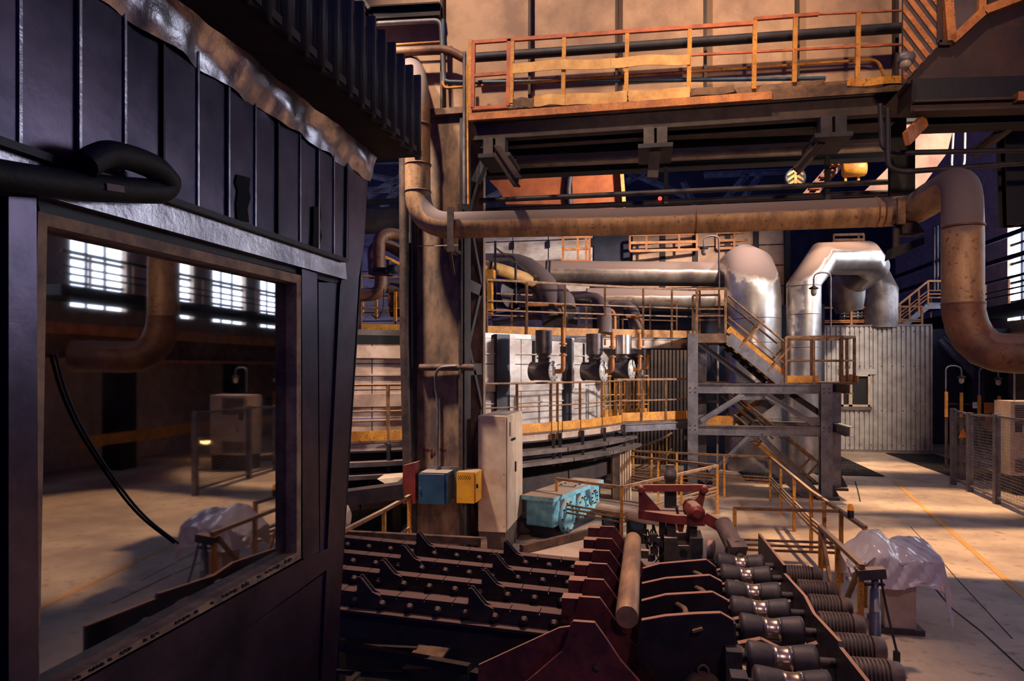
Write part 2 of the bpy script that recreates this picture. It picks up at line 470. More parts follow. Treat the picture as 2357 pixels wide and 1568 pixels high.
for px_ in range(90, 680, 9):
    py_ = 1614 - (px_ - 80) * .556
    if random.random() < .55:
        m.prism([W(px_, py_ - 2, .024), W(px_ + 6, py_ - 4, .024), W(px_ + 7, py_ + random.uniform(0, 4), .024), W(px_, py_ + random.uniform(2, 7), .024)], (-.004, 0, 0))
m.build('flaked_paint', 'cabindark', cab, kind='stuff')
for q in ([(546, 402), (560, 405), (576, 410), (574, 440), (578, 455), (570, 480), (574, 512), (546, 506), (544, 470), (548, 440), (542, 420)],
          [(722, 476), (738, 474), (740, 500), (735, 520), (742, 545), (733, 570), (720, 566), (722, 520)]):
    slab('torn_hole', q, 'hole', .004, .012)
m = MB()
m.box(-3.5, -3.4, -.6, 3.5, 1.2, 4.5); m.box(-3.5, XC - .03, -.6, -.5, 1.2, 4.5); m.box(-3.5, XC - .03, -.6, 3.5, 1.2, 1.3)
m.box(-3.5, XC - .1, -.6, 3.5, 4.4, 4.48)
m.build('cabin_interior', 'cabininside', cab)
m = MB().tube([W(-120, 385, .07), W(60, 412, .08), W(250, 436, .08), W(372, 441, .08), W(392, 422, .09), W(362, 388, .1), W(300, 362, .1), W(240, 352, .1), W(195, 380, .1)], .036, 12, .12)
h = m.build('rubber_hose', 'rubber', label='black rubber hose folded in a loop above the cabin window', cat='hose')
MB().bar(W(245, 430, .118), W(285, 436, .118), .004, .018).build('printed_label', 'maroon', h)
MB().tube([W(128, 815, -.022), W(150, 900, -.022), W(190, 990, -.022), W(260, 1100, -.022), W(330, 1190, -.022), W(410, 1250, -.022)], .004, 8, .1).build(
    'hanging_cable', 'rubber', label='thin black cable hanging slantwise across the cabin window', cat='cable')

# ------------------------------------------------------------------ crane runway girder
YG = 11.2
gd = thing('runway_girder', 'tall tan plate girder with vertical stiffeners above the orange walkway', 'girder', (3, YG, 7.2))
gx = [780, 1022, 1222, 1420, 1622, 1832, 2056, 2200, 2500]
X = [PY(p, 300, YG).x for p in gx]; X[0] = -8
for a, b in zip(X, X[1:]):
    MB().box(a + .012, b - .012, YG, YG + .02, 7.25, 13).build('web_plate', 'girder', gd)
for x in X[1:-1]:
    MB().box(x - .02, x + .02, YG - .16, YG, 7.25, 13).build('stiffener', 'girderdark', gd)
MB().box(-8, X[-1], YG - .22, YG + .3, 7.2, 7.25).build('bottom_flange', 'rustdeck', gd)
MB().box(-8, X[-1], YG + .02, YG + .3, 12.9, 13).build('top_flange', 'rustdeck', gd)
# pipes along the girder
def pipeline(name, label, pts, r, matn, bend=.1, n=12, cat='pipe', group=None):
    return MB().tube(pts, r, n, bend).build(name, matn, label=label, cat=cat, group=group)
g = YG - .32
pipeline('service_pipe', 'dark thick pipe running behind the orange walkway railing', [PY(1090, 133, g), PY(2090, 63, g)], .075, 'steeldark')
pipeline('service_pipe', 'thin dark blue pipe low behind the walkway toe boards', [PY(1020, 45, g), PY(1020, 188, g), PY(1090, 190, g), PY(1900, 180, g)], .032, 'blue', .12)
pipeline('service_pipe', 'thin yellow pipe behind walkway bent down at its right end', [PY(1018, 188, g-.05), PY(1024, 203, g-.05), PY(2020, 136, g-.05), PY(2035, 175, g-.05)], .022, 'yellow', .12)
pipeline('service_pipe', 'brown pipe with bend left of the walkway gate', [PY(850, 122, g), PY(1030, 114, g), PY(1068, 134, g)], .075, 'pipered', .2)
pipeline('service_pipe', 'grey pipe high beside cabin roof with rounded corner', [PY(800, 58, g), PY(1015, 47, g), PY(1022, 190, g)], .04, 'steel', .12)
pipeline('service_pipe', 'thin yellow pipe high beside the cabin roof', [PY(830, 108, g+.1), PY(1018, 96, g+.1)], .018, 'yellow')
pipeline('service_pipe', 'dark thin pipe rising beside the cabin eave', [PY(923, 130, g-.1), PY(923, 330, g-.1)], .03, 'conduit')
m = MB().ibeam(PY(795, 38, g + .05), PY(1014, 26, g + .05), .2, .22, .025)
m.build('wall_beam', 'beamdark', label='dark horizontal beam across the tan girder above cabin roof', cat='beam')
MB().bar(PY(800, -60, g - .1), PY(836, 30, g - .1), .07, .12).bar(PY(815, -40, g - .2), PY(850, 20, g - .2), .05, .05).build('wall_brace', 'beamdark', label='dark diagonal brace in the corner above the cabin roof', cat='brace')

# ------------------------------------------------------------------ orange walkway
YW = 10.4
wk = thing('overhead_walkway', 'orange railed overhead walkway along the tan girder', 'walkway', (3, YW, 6.9))
def wbar(name, pts, w, h, matn, lab=None, y=YW): return MB().bars([PY(a, b, y) for a, b in pts], w, h).build(name, matn, wk, lab)
xl, xr = PY(1088, 260, YW).x, PY(2085, 205, YW).x
MB().box(xl, xr, YW, YG - .2, 6.86, 6.89).build('deck_plate', 'rustdeck', wk)
xm = PY(1775, 230, YW).x
MB().box(xl - .05, xm, YW - .06, YW + .02, 6.82, 6.93).build('deck_edge', 'orange', wk)
MB().box(xm, xr + .1, YW - .02, YW + .04, 6.82, 6.97).build('deck_edge', 'rustdeck', wk)
MB().ibeam((xl, YW + .1, 6.68), (xr, YW + .1, 6.68), .16, .28, .02).build('edge_beam', 'beamrust', wk)
MB().ibeam((xl, YG - .3, 6.68), (xr, YG - .3, 6.68), .16, .28, .02).build('edge_beam', 'beamrust', wk)
for a, b in (((1090, 97), (1088, 248)), ((1172, 91), (1169, 244))):
    wbar('gate_post', [a, b], .06, .05, 'redrail')
wbar('gate_rail', [(1090, 98), (1172, 92)], .05, .05, 'redrail'); wbar('gate_rail', [(1090, 174), (1172, 168)], .04, .05, 'redrail')
wbar('gate_rail', [(1088, 250), (1169, 245)], .04, .05, 'redrail')
MB().bar(PY(1083, 92, YW+.1), PY(1082, 262, YW+.1), .06, .05).build('end_post', 'yellow', wk)
for p, t, b in ((1180, 95, 238), (1299, 86, 226), (1444, 78, 222), (1588, 68, 215), (1738, 48, 205), (1831, 40, 190), (1976, 30, 190)):
    wbar('post', [(p, t), (p - 3, b)], .06, .045, 'yellow')
wbar('top_rail', [(1172, 92), (1735, 53)], .05, .055, 'redrail')
wbar('top_rail', [(1735, 44), (1884, 33)], .05, .045, 'redrail'); wbar('top_rail', [(1884, 33), (2080, 24)], .03, .02, 'redrail')
wbar('mid_rail', [(1588, 127), (2080, 102)], .03, .03, 'redrail')
def board(x0, y0, x1, y1, hpx, matn, y=YW - .04, nm='board'):
    hh = hpx / F * y
    a, b = PY(x0, y0, y), PY(x1, y1, y)
    m = MB()
    def f(u, v): 
        p = a.lerp(b, u); return V((p.x, p.y + .008 * math.sin(u * 9), p.z + (v - .5) * hh + .012 * math.sin(u * 7 + x0)))
    m.grid(f, 12, 1, False); m.grid(lambda u, v: f(u, v) + V((0, .012, 0)), 12, 1, False)
    return m.build(nm, matn, wk)
board(1180, 156, 1405, 144, 23, 'yellowpale', nm='mid_board'); board(1406, 144, 1588, 135, 23, 'yellowpale', nm='mid_board')
board(1180, 238, 1228, 234, 22, 'rustdeck', nm='toe_board'); board(1229, 232, 1300, 228, 24, 'yellowpale', nm='toe_board')
board(1301, 230, 1443, 222, 26, 'yellowpale', nm='toe_board'); board(1447, 222, 1588, 213, 24, 'yellowpale', nm='toe_board')
board(1590, 213, 1690, 204, 16, 'rustdeck', nm='toe_board'); board(1950, 190, 2080, 183, 16, 'yellow', nm='toe_board')
MB().prism([PY(1690, 205, YW+.1), PY(1900, 186, YW+.1), PY(1890, 196, YW), PY(1700, 222, YW)], (0, 0, .02)).build('bent_plate', 'rustdeck', wk)
# brackets under the walkway
for k, (px_, lab) in enumerate(((1148, 'left'), (1508, 'middle'), (1905, 'right'))):
    x = PY(px_, 300, YW + .3).x
    bt = thing('walkway_bracket', ('dark steel bracket with strut under the left end of the walkway', 'short dark steel bracket hanging under the middle of the walkway', 'dark steel bracket with long strut under walkway near crane cab')[k], 'bracket', (x, YW + .3, 6.4), 'walkway brackets')
    MB().box(x - .17, x - .02, YW - .04, YW + .2, 6.3, 6.54).build('plate', 'block' if k < 2 else 'steeldark', bt)
    MB().box(x + .02, x + .17, YW - .04, YW + .2, 6.3, 6.54).build('plate', 'block' if k < 2 else 'steeldark', bt)
    MB().box(x - .25, x + .25, YW - .05, YW + .8, 6.24, 6.3).build('seat_plate', 'steeldark', bt)
    if k == 0: MB().ibeam(PY(1142, 345, YW - .1), PY(1192, 420, YW - .9), .1, .14, .02).build('strut', 'beamrust', bt); MB().bar(PY(1135, 330, YW + .4), PY(1095, 420, YW+.5), .12, .12).build('brace', 'steeldark', bt)
    if k == 1: MB().bar(PY(1512, 300, YW + .2), PY(1502, 410, YW + .2), .16, .1).build('strut', 'beamrust', bt)
    if k == 2: MB().ibeam(PY(1902, 315, YW + .3), PY(1832, 395, YW + .2), .12, .12, .02).build('strut', 'beamrust', bt)
# long members below the girder
def beamx(name, label, x0, y0, x1, y1, Y, h, w, matn, cat='beam', group='dark beams below the walkway'):
    return MB().ibeam(PY(x0, y0, Y), PY(x1, y1, Y), w, h, .02).build(name, matn, label=label, cat=cat, group=group)
beamx('long_beam', 'brown runway beam directly under the walkway brackets', 1100, 312, 2060, 272, 12.2, .34, .3, 'beamrust')
beamx('long_beam', 'black beam above the pale lagged pipe under walkway', 1150, 352, 2060, 312, 13.2, .2, .25, 'beamdark')
beamx('long_beam', 'black beam below the pale lagged pipe under walkway', 1120, 398, 2050, 352, 13.4, .22, .3, 'beamdark')
pipeline('lagged_pipe', 'pale streaked lagged pipe between black beams under the walkway', [PY(1190, 374, 13.0), PY(2050, 333, 13.0)], .115, 'aludark')
pipeline('thin_pipe', 'upper of two thin dark pipes just above the big dusty pipe', [PY(1105, 462, 12.0), PY(2060, 418, 12.0)], .045, 'steeldark')
pipeline('thin_pipe', 'lower of two thin dark pipes just above the big dusty pipe', [PY(1105, 485, 12.3), PY(2060, 443, 12.3)], .05, 'steeldark')
for px_, a, b in ((1533, 385, 470), (1904, 360, 460)):
    MB().bar(PY(px_, a, 12.1), PY(px_, b, 12.1), .07, .07).build('hanger', 'beamdark', label='dark vertical hanger %s the big dusty pipe' % ('near the middle of' if px_ < 1600 else 'below the right bracket above'), cat='hanger')

# ------------------------------------------------------------------ crane cab, top right
YCR = 9.4
cc = thing('crane_cab', 'brown crane cab with striped end panel and framed window top right', 'crane cab', PY(2200, 190, YCR))
def cpoly(name, poly, y, dep, matn, par=None): return MB().prism([PY(a, b, y) for a, b in poly], (0, dep, 0)).build(name, matn, par or cc)
cpoly('cab_body', [(2160, -60), (2160, 107), (2084, 192), (2480, 186), (2480, -60)], YCR, 1.2, 'cabcrane')
sp = cpoly('striped_panel', [(2079, -60), (2160, -60), (2159, 108), (2078, 194)], YCR - .06, .05, 'stripegrey')
for k in range(-2, 7):
    y0 = -70 + k * 38
    pts = []
    # band from the left edge (2079,y0) sloping down to the right edge, clipped by the slanted foot
    q = [(2079, y0), (2159, y0 + 105), (2159, y0 + 105 + 20), (2079, y0 + 20)]
    def clip(poly):
        out = []
        f = lambda p: 108 + (2159 - p[0]) * 1.06 - 4 - p[1]
        for i in range(len(poly)):
            a, b = poly[i - 1], poly[i]
            fa, fb = f(a), f(b)
            if (fa > 0) != (fb > 0):
                u = fa / (fa - fb); out.append((a[0] + (b[0]-a[0])*u, a[1] + (b[1]-a[1])*u))
            if fb > 0: out.append(b)
        return out
    q = clip(q)
    if len(q) > 2: cpoly('stripe', q, YCR - .075, .012, 'orange', sp)
wf = [(2176, -60), (2188, 96), (2262, 28), (2345, -4), (2420, -30)]
MB().bars([PY(a, b, YCR - .05) for a, b in wf], .1, .1, V((0, 1, 0))).build('window_frame', 'orange', cc)
MB().bar(PY(2258, 28, YCR - .05), PY(2262, -60, YCR - .05), .08, .08, V((0, 1, 0))).build('window_frame', 'orange', cc)
cpoly('window_pane', [(2178, -60), (2189, 92), (2258, 30), (2260, -60)], YCR - .02, .01, 'stripegrey')
MB().bars([PY(a, b, YCR - .05) for a, b in ((2160, -60), (2160, 100), (2188, 100))], .06, .06, V((0, 1, 0))).build('corner_trim', 'cabcrane', cc)
lm = thing('cab_lamp', 'small grey hooded lamp on the striped crane cab panel', 'lamp', PY(2084, 140, YCR - .2))
MB().lathe(PY(2078, 133, YCR - .25), (1, 0, -.15), [(-.05, .05), (.0, .075), (.1, .08), (.13, .05)], 14).build('housing', 'steel', lm)
MB().lathe(PY(2084, 140, YCR - .25), (0, 0, -1), [(0, .06), (.06, .07), (.08, .04)], 14).build('lens', 'bulb', lm)
cg = thing('crane_carriage', 'dark crane end carriage of rusty beams below the cab', 'crane beam', PY(2220, 300, 9.6))
MB().bar(PY(2082, 225, 9.6), PY(2480, 216, 9.6), .5, .28).build('girder', 'black', cg)
MB().ibeam(PY(2096, 251, 9.3), PY(2480, 240, 9.3), .24, .14, .03).build('flange_beam', 'cabcrane', cg)
MB().ibeam(PY(2120, 280, 9.7), PY(2480, 268, 9.7), .3, .22, .02).build('lower_beam', 'beamdark', cg)
MB().bar(PY(2086, 320, 9.1), PY(2128, 276, 9.5), .06, .16).build('buffer_bracket', 'orange', cg)
MB().bar(PY(2338, 225, 9.2), PY(2400, 222, 9.2), .12, .1).build('end_bracket', 'orange', cg)
MB().ibeam(PY(2240, 355, 10.2), PY(2325, 290, 9.8), .1, .1, .02).build('strut', 'beamrust', cg)
for k, (px_, a, b) in enumerate(((2056, 225, 505), (2074, 260, 505), (2094, 300, 505))):
    MB().ibeam(PY(px_, a, 11.6), PY(px_, b, 11.6), .12, .1, .02).build('hall_post', 'beamdark', label=('leftmost', 'middle', 'rightmost')[k] + ' of three dark posts behind the big pipe bend', cat='post', group='posts behind the pipe bend')
MB().tube([PY(2026, 240, 9.8), PY(2030, 340, 9.8), PY(2060, 352, 9.8), PY(2480, 343, 9.6)], .035, 10, .12).build('cable_conduit', 'steeldark', label='upper dark conduit looping under the crane cab to the right', cat='conduit', group='conduits under the crane cab')
MB().tube([PY(2043, 250, 9.7), PY(2044, 385, 9.7), PY(2075, 396, 9.7), PY(2480, 366, 9.5)], .035, 10, .14).build('cable_conduit', 'steeldark', label='lower dark conduit looping under the crane cab to the right', cat='conduit', group='conduits under the crane cab')
MB().ibeam(PY(2330, 270, 10.5), PY(2338, 520, 10.5), .3, .25, .03).build('hall_column', 'black', label='black steel column at the right edge under crane cab', cat='column')

# ------------------------------------------------------------------ big dusty pipe
YP = 10.35
bp = thing('big_pipe', 'big dusty brown pipe crossing the hall with elbows at both ends', 'pipe', PY(1500, 520, YP))
R0 = .2
MB().tube([PY(930, 120, 12.0), PY(960, 195, YP), PY(962, 520, YP), PY(1500, 509, YP), PY(2040, 488, YP)], R0, 28, .55, seg=10).build('pipe_section', 'pipe', bp)
MB().tube([PY(2040, 488, YP), PY(2100, 484, 10.2), PT(2212, 415, 7.9), PT(2216, 500, 7.5), PT(2216, 700, 7.5)], R0 * 1.0, 28, .42, seg=10).build('pipe_section', 'pipe', bp)
MB().tube([PT(2216, 698, 7.5), PT(2218, 720, 7.5), PT(2226, 752, 7.48), PT(2242, 780, 7.45), PT(2266, 801, 7.4), PT(2298, 812, 7.3), PT(2340, 815, 7.2), PT(2520, 810, 6.9)], R0 * 1.03, 28).build('pipe_section', 'pipered', bp)
for q, ax in ((PY(962, 290, YP), (0, 0, 1)), (PY(962, 380, YP), (0, 0, 1)), (PY(962, 442, YP), (0, 0, 1)), (PT(2216, 522, 7.5), (0, 0, 1)), (PT(2216, 700, 7.5), (0, 0, 1)),
              (PY(2015, 489, YP), (1, 0, .02)), (PY(2030, 488, YP), (1, 0, .02)), (PY(1600, 506, YP), (1, 0, .02))):
    MB().lathe(q, ax, [(-.012, R0 + .002), (-.008, R0 + .01), (.008, R0 + .01), (.012, R0 + .002)], 28).build('weld_band', 'pipered', bp)
pc = thing('pipe_clamp', 'rusty flat strap holding the big pipe to the column', 'clamp', PY(1037, 520, YP - .3))
MB().bar(PY(1037, 477, YP - .26), PY(1037, 580, YP - .26), .1, .03, V((0, 1, 0))).build('strap', 'conduit', pc)
MB().bar(PY(1040, 572, YP - .2), PY(1062, 586, YP + .5), .05, .05).build('tie', 'conduit', pc)
MB().bar(PY(1033, 560, YP - .1), PY(1044, 632, YP + .2), .05, .05).build('strut', 'conduit', pc)
pc = thing('pipe_support', 'rusty bracket carrying the big pipe at its right bend', 'bracket', PY(2080, 560, 10.1))
MB().bar(PY(2074, 455, 9.9), PY(2074, 516, 9.9), .09, .06, V((0, 1, 0))).build('strap', 'rustdeck', pc)
MB().prism([PY(2076, 516, 10), PY(2110, 510, 10), PY(2130, 535, 10), PY(2078, 537, 10)], (0, .3, 0)).build('saddle', 'beamrust', pc)
MB().prism([PY(2055, 570, 10), PY(2128, 545, 10), PY(2128, 562, 10), PY(2050, 596, 10)], (0, .25, 0)).build('arm', 'beamdark', pc)
MB().bar(PY(2063, 515, 10.1), PY(2062, 580, 10.1), .06, .06).build('hanger', 'beamrust', pc)

# ------------------------------------------------------------------ column with boxes
YC = 10.85
xa, xb = PY(960, 900, YC).x, PY(1060, 900, YC).x
cl = thing('building_column', 'tall brown riveted column with lattice side left of centre', 'column', ((xa+xb)/2, YC + .6, 0))
MB().box(xa, xb, YC, YC + .03, 0, 5.0).build('front_plate', 'column', cl)
MB().box(xa, xb, YC, YC + .03, 5.02, 7.2).build('front_plate', 'column', cl)
MB().box(xa - .12, xa, YC - .05, YC + .35, 0, 7.2).build('flange', 'columndark', cl)
MB().box(xb, xb + .08, YC - .05, YC + .35, 0, 7.2).build('flange', 'columndark', cl)
MB().box(xa - .1, xb + .08, YC + 1.25, YC + 1.42, 0, 7.2).build('rear_leg', 'column', cl)
z = .1; s = 0
while z < 6.6:
    MB().bar((xb + .04, YC + (.35 if s % 2 else 1.3), z), (xb + .04, YC + (1.3 if s % 2 else .35), z + 1.1), .03, .12).build('lacing_bar', 'columndark', cl); z += 1.1; s += 1
for z in (1.2, 3.0, 4.4):
    MB().bar((xb + .04, YC + .3, z), (xb + .04, YC + 1.3, z), .03, .2).build('batten', 'columndark', cl)
MB().box(xa - .2, xb + .15, YC - .1, YC + 1.5, 7.1, 7.2).build('cap_plate', 'rustdeck', cl)
def letter(strokes, x0):
    m = MB()
    for (a, b, c, d) in strokes: m.bar(PY(x0 + a, 1034 + b, YC - .004), PY(x0 + c, 1034 + d, YC - .004), .03, .006, V((0, 1, 0)))
    m.build('painted_letter', 'maroon', cl, 'faint red painted letter')
letter([(0, 0, 0, 20), (0, 1, 13, 1)], 975); letter([(0, 0, 0, 20), (0, 18, 12, 2), (12, 0, 12, 20)], 993); letter([(0, 1, 14, 1), (7, 0, 7, 20)], 1012)
MB().tube([PY(966, 846, YC - .1), PY(1092, 846, YC - .08)], .055, 12).build('cross_pipe', 'rustdeck', label='horizontal rusty pipe strapped across the brown column', cat='pipe')
MB().tube([PY(1060, 470, YC - .12), PY(1060, 840, YC - .1), PY(1060, 1085, YC - .1)], .035, 10).build('column_conduit', 'conduit', label='dark conduit running down the right edge of the column', cat='conduit')
MB().tube([PY(1069, 120, YC - .15), PY(1069, 470, YC - .15)], .03, 10).build('column_conduit', 'steel', label='pale conduit rising along the column to the walkway', cat='conduit')
MB().tube([PY(1075, 150, YC - .2), PY(1078, 470, YC - .15)], .018, 8).build('column_conduit', 'yellow', label='thin yellow conduit rising along the column to the walkway', cat='conduit')
MB().tube([PY(1050, 843, YC - .16), PY(1006, 846, YC - .16), PY(1000, 880, YC - .1), PY(1008, 930, YC - .06), PY(1005, 1085, YC - .08)], .022, 10, .15).build('box_cable', 'steel', label='grey cable dropping down the column into the blue box', cat='cable')
MB().tube([PY(929, 360, 10.6), PY(931, 780, 10.6), PY(938, 1086, 10.6)], .075, 14).build('drain_pipe', 'conduit', label='dark vertical pipe left of the brown column', cat='pipe')
MB().tube([PY(946, 560, 10.7), PY(946, 1000, 10.7), PY(943, 1070, 10.7)], .035, 10).build('drain_pipe', 'steeldark', label='thin dark conduit between the vertical pipe and the column', cat='conduit')
rp = thing('red_base_box', 'narrow red steel box at foot of the vertical pipe', 'box', PY(941, 1150, 10.45))
MB().prism([PY(927, 1072, 10.45), PY(956, 1065, 10.45), PY(956, 1160, 10.45), PY(927, 1160, 10.45)], (0, .25, 0)).build('body', 'red', rp)
MB().lathe(PY(938, 1147, 10.45), (0, -1, 0), [(0, .05), (.004, .05)], 16).build('round_opening', 'hole', rp)
# blue and yellow junction boxes
def bolt(p, ax, r, par, matn='steel', n=8): return MB().lathe(p, ax, [(0, r), (r * .8, r), (r, r * .6)], n).build('bolt', matn, par)
b0 = PY(965, 1158, YC - .42); b1 = PY(1028, 1090, YC - .42)
bb = thing('blue_junction_box', 'dark blue junction box mounted low on the brown column', 'electrical box', ((b0.x+b1.x)/2, YC - .2, b0.z))
MB().box(b0.x, b1.x, YC - .4, YC - .02, b0.z, b1.z).build('body', 'blue', bb)
MB().box(b0.x - .01, b1.x - .04, YC - .43, YC - .405, b0.z - .01, b1.z - .02).build('door', 'blue', bb)
MB().box(b0.x + .0, b1.x + .14, YC - .03, YC - .015, b0.z + .06, b1.z + .05).build('back_plate', 'steel', bb)
MB().box(b0.x - .03, b0.x, YC - .38, YC - .35, (b0.z+b1.z)/2 - .02, (b0.z+b1.z)/2 + .02).build('latch', 'steel', bb)
bolt(PY(1041, 1150, YC - .04), (0, -1, 0), .025, bb); bolt(PY(967, 1125, YC - .44), (0, -1, 0), .015, bb)
b0 = PY(1051, 1158, YC - .3); b1 = PY(1091, 1088, YC - .3)
yb = thing('yellow_junction_box', 'bright yellow junction box with perforated vent beside the column', 'electrical box', ((b0.x+b1.x)/2, YC - .1, b0.z))
MB().box(b0.x, b1.x, YC - .3, YC + .2, b0.z, b1.z).build('body', 'boxyellow', yb)
MB().box(b1.x + .002, b1.x + .025, YC - .28, YC + .2, b0.z + .01, b1.z - .01).build('door', 'boxyellow', yb)
MB().box(b1.x + .025, b1.x + .05, YC - .25, YC - .22, (b0.z+b1.z)/2 - .01, (b0.z+b1.z)/2 + .05).build('handle', 'black', yb)
m = MB()
for r_ in range(3):
    for k in range(6):
        m.lathe((b0.x + .03 + k * .036 + (r_ % 2) * .018, YC - .3, b1.z - .06 - r_ * .022), (0, -1, 0), [(0, .008), (.002, .008)], 8)
m.build('vent_holes', 'hole', yb)
MB().tube([PY(1068, 1088, YC), PY(1066, 960, YC)], .025, 10).build('box_cable', 'yellow', label='yellow conduit entering the yellow box from above', cat='conduit')
# grey cabinet
x0, x1 = PY(1100, 1100, 11.0).x, PY(1164, 1100, 11.0).x
y1 = 12.45
gc = thing('switch_cabinet', 'tall beige two door switch cabinet right of the column', 'cabinet', ((x0+x1)/2, 11.7, 0))
zt = PY(1100, 957, 11.0).z; zp = PY(1100, 1224, 11.0).z
MB().box(x0 + .01, x1 - .01, 11.02, y1 - .01, 0, zp - .01).build('plinth', 'plinth', gc)
MB().box(x0, x1, 11.0, y1, zp, zt).build('body', 'cream', gc, bevel=.01)
ym = (11.0 + y1) / 2
MB().box(x1 + .002, x1 + .02, 11.03, ym - .01, zp + .03, zt - .03).build('door', 'cream', gc)
dr = MB().box(x1 + .002, x1 + .02, ym + .01, y1 - .03, zp + .03, zt - .03).build('door', 'cream', gc)
MB().box(x1 + .02, x1 + .045, ym - .05, ym - .02, 1.25, 1.42).build('handle', 'black', gc)
for k in range(4): MB().lathe((x1 + .02, 11.35 + k * .08, zt - .42), (1, 0, 0), [(0, .02), (.03, .018)], 10).build('switch_knob', 'black', gc)
MB().box(x1 + .02, x1 + .024, 11.2, 11.3, zt - .35, zt - .12).build('label_plate', 'plinth', gc)
for zz in (zp + .1, zt - .08, (zp + zt) / 2):
    for xx in (x0 + .03, x1 - .03): MB().lathe((xx, 11.0, zz), (0, -1, 0), [(0, .008), (.004, .006)], 8).build('screw', 'black', gc)

# ------------------------------------------------------------------ railing builder
def railing(name, label, base, h=1.0, levels=(.5,), sp=1.2, r=.022, m_post='railbrown', m_rail='railbrown', toe=0, m_toe='yellow', cat='railing', group=None, par=None, posts=None, up=0., postmode='box'):
    base = [V(b) for b in base]
    t = par or thing(name, label, cat, base[0], group)
    pp = []
    if posts is None:
        for a, b in zip(base, base[1:]):
            n = max(1, round((b - a).length / sp))
            pp += [a.lerp(b, k / n) for k in range(n)]
        pp.append(base[-1])
    else: pp = [V(p) for p in posts]
    for p in pp:
        MB().bar(p - ZU * up, p + ZU * h, r * 2, r * 2.4, V((0, 1, 0))).build('post', m_post, t)
    MB().tube([b + ZU * h for b in base], r, 8).build('top_rail', m_rail, t) if postmode == 'tube' else MB().bars([b + ZU * h for b in base], r * 2.2, r * 1.9).build('top_rail', m_rail, t)
    for l in levels:
        MB().bars([b + ZU * (h * l) for b in base], r * 1.3, r * 1.3).build('mid_rail', m_rail, t)
    if toe:
        for a, b in zip(base, base[1:]):
            d = (b - a).normalized().cross(ZU) * .012
            MB().bar(a + ZU * (toe / 2 + .01) - d, b + ZU * (toe / 2 + .01) - d, .01, toe).build('toe_board', m_toe, t)
    return t

# ------------------------------------------------------------------ round furnace
FC = V((-9.4, 19.1, 0))
def RP(R, th, z): a = math.radians(th); return V((FC.x + R * math.sin(a), FC.y - R * math.cos(a), z))
def ring_at(px, R):
    r = ray(px, 850); a = r.x**2 + r.y**2; b = -2 * (r.x * FC.x + r.y * FC.y); c = FC.x**2 + FC.y**2 - R*R
    t = (-b - math.sqrt(max(b*b - 4*a*c, 0))) / (2*a)
    return math.degrees(math.atan2(r.x * t - FC.x, -(r.y * t - FC.y)))
fu = thing('round_furnace', 'big round white clad furnace behind the column', 'furnace', tuple(FC))
def arc(name, R0_, R1_, z0, z1, a0, a1, matn, par, n=4, lab=None):
    m = MB()
    P = [a0 + (a1 - a0) * i / n for i in range(n + 1)]
    for p, q in zip(P, P[1:]):
        m.add([RP(R0_, p, z0), RP(R1_, p, z0), RP(R1_, p, z1), RP(R0_, p, z1), RP(R0_, q, z0), RP(R1_, q, z0), RP(R1_, q, z1), RP(R0_, q, z1)],
              [(0,1,5,4), (1,2,6,5), (2,3,7,6), (3,0,4,7)])
    m.add([RP(R0_, a0, z0), RP(R1_, a0, z0), RP(R1_, a0, z1), RP(R0_, a0, z1)], [(0,1,2,3)])
    m.add([RP(R0_, a1, z0), RP(R1_, a1, z0), RP(R1_, a1, z1), RP(R0_, a1, z1)], [(3,2,1,0)])
    return m.build(name, matn, par, lab)
RW = 8.45
ang = [16, 24, 32, 40, 47, 54, 60, 66, 72, 80, 90, 100]
for i, (a, b) in enumerate(zip(ang, ang[1:])):
    for z0, z1 in ((1.7, 2.1), (2.1, 2.62), (2.62, 3.1), (3.1, 3.62)):
        arc('wall_plate', RW - .1, RW, z0 + .008, z1 - .008, a + .06, b - .06, 'furnacewarm' if a < 40 else 'furnace', fu)
for z0, z1 in ((3.2, 3.42), (2.32, 2.55), (2.88, 2.91), (2.06, 2.09)):
    for a, b in ((16, 28), (28.1, 41)): arc('wall_band', RW, RW + (.06 if z1 - z0 > .1 else .035), z0, z1, a, b, 'furnacewarm', fu)
for z0, z1 in ((2.55, 2.74), (2.30, 2.32), (3.3, 3.32)):
    for a, b in ((44, 52), (52.1, 60), (60.1, 70)): arc('wall_band', RW, RW + .04, z0, z1, a, b, 'furnace', fu)
for px_, w in ((1152, 1.1), (1301, .75), (1408, .8)):
    a = ring_at(px_, RW)
    arc('buckstay', RW, RW + .1, 1.7, 3.7, a - w, a + w, 'furnacebeam', fu, 1)
    arc('buckstay_cover', RW, RW + .06, 1.7, 3.7, a + w, a + w + 1.2, 'furnace', fu, 1)
for px_ in (1228, 1343):
    a = ring_at(px_, RW); arc('slot', RW, RW + .02, 2.9, 3.6, a - .25, a + .25, 'hole', fu, 1)
arc('roof_plate', .5, RW + .02, 3.62, 3.72, 10, 120, 'aludark', fu, 12)
arc('painted_shade_strip', RW + .0, RW + .02, 3.45, 3.62, 10, 44, 'black', fu, 6)  # black strip painted in for the shade under the roof edge
arc('base_wall', RW - .3, RW - .15, 0, 1.7, 10, 100, 'furnacebeam', fu, 10)
for a, b in ((14, 30), (30.3, 44), (44.3, 60), (60.3, 78)):
    arc('base_band', RW + .2, RW + .5, .55, .85, a, b, 'beamrust', fu, 5)
for a in (20, 27, 34, 42, 49, 56, 63, 70):
    arc('leg', RW + .1, RW + .35, -.0, .56, a, a + 1, 'beamrust', fu, 1)
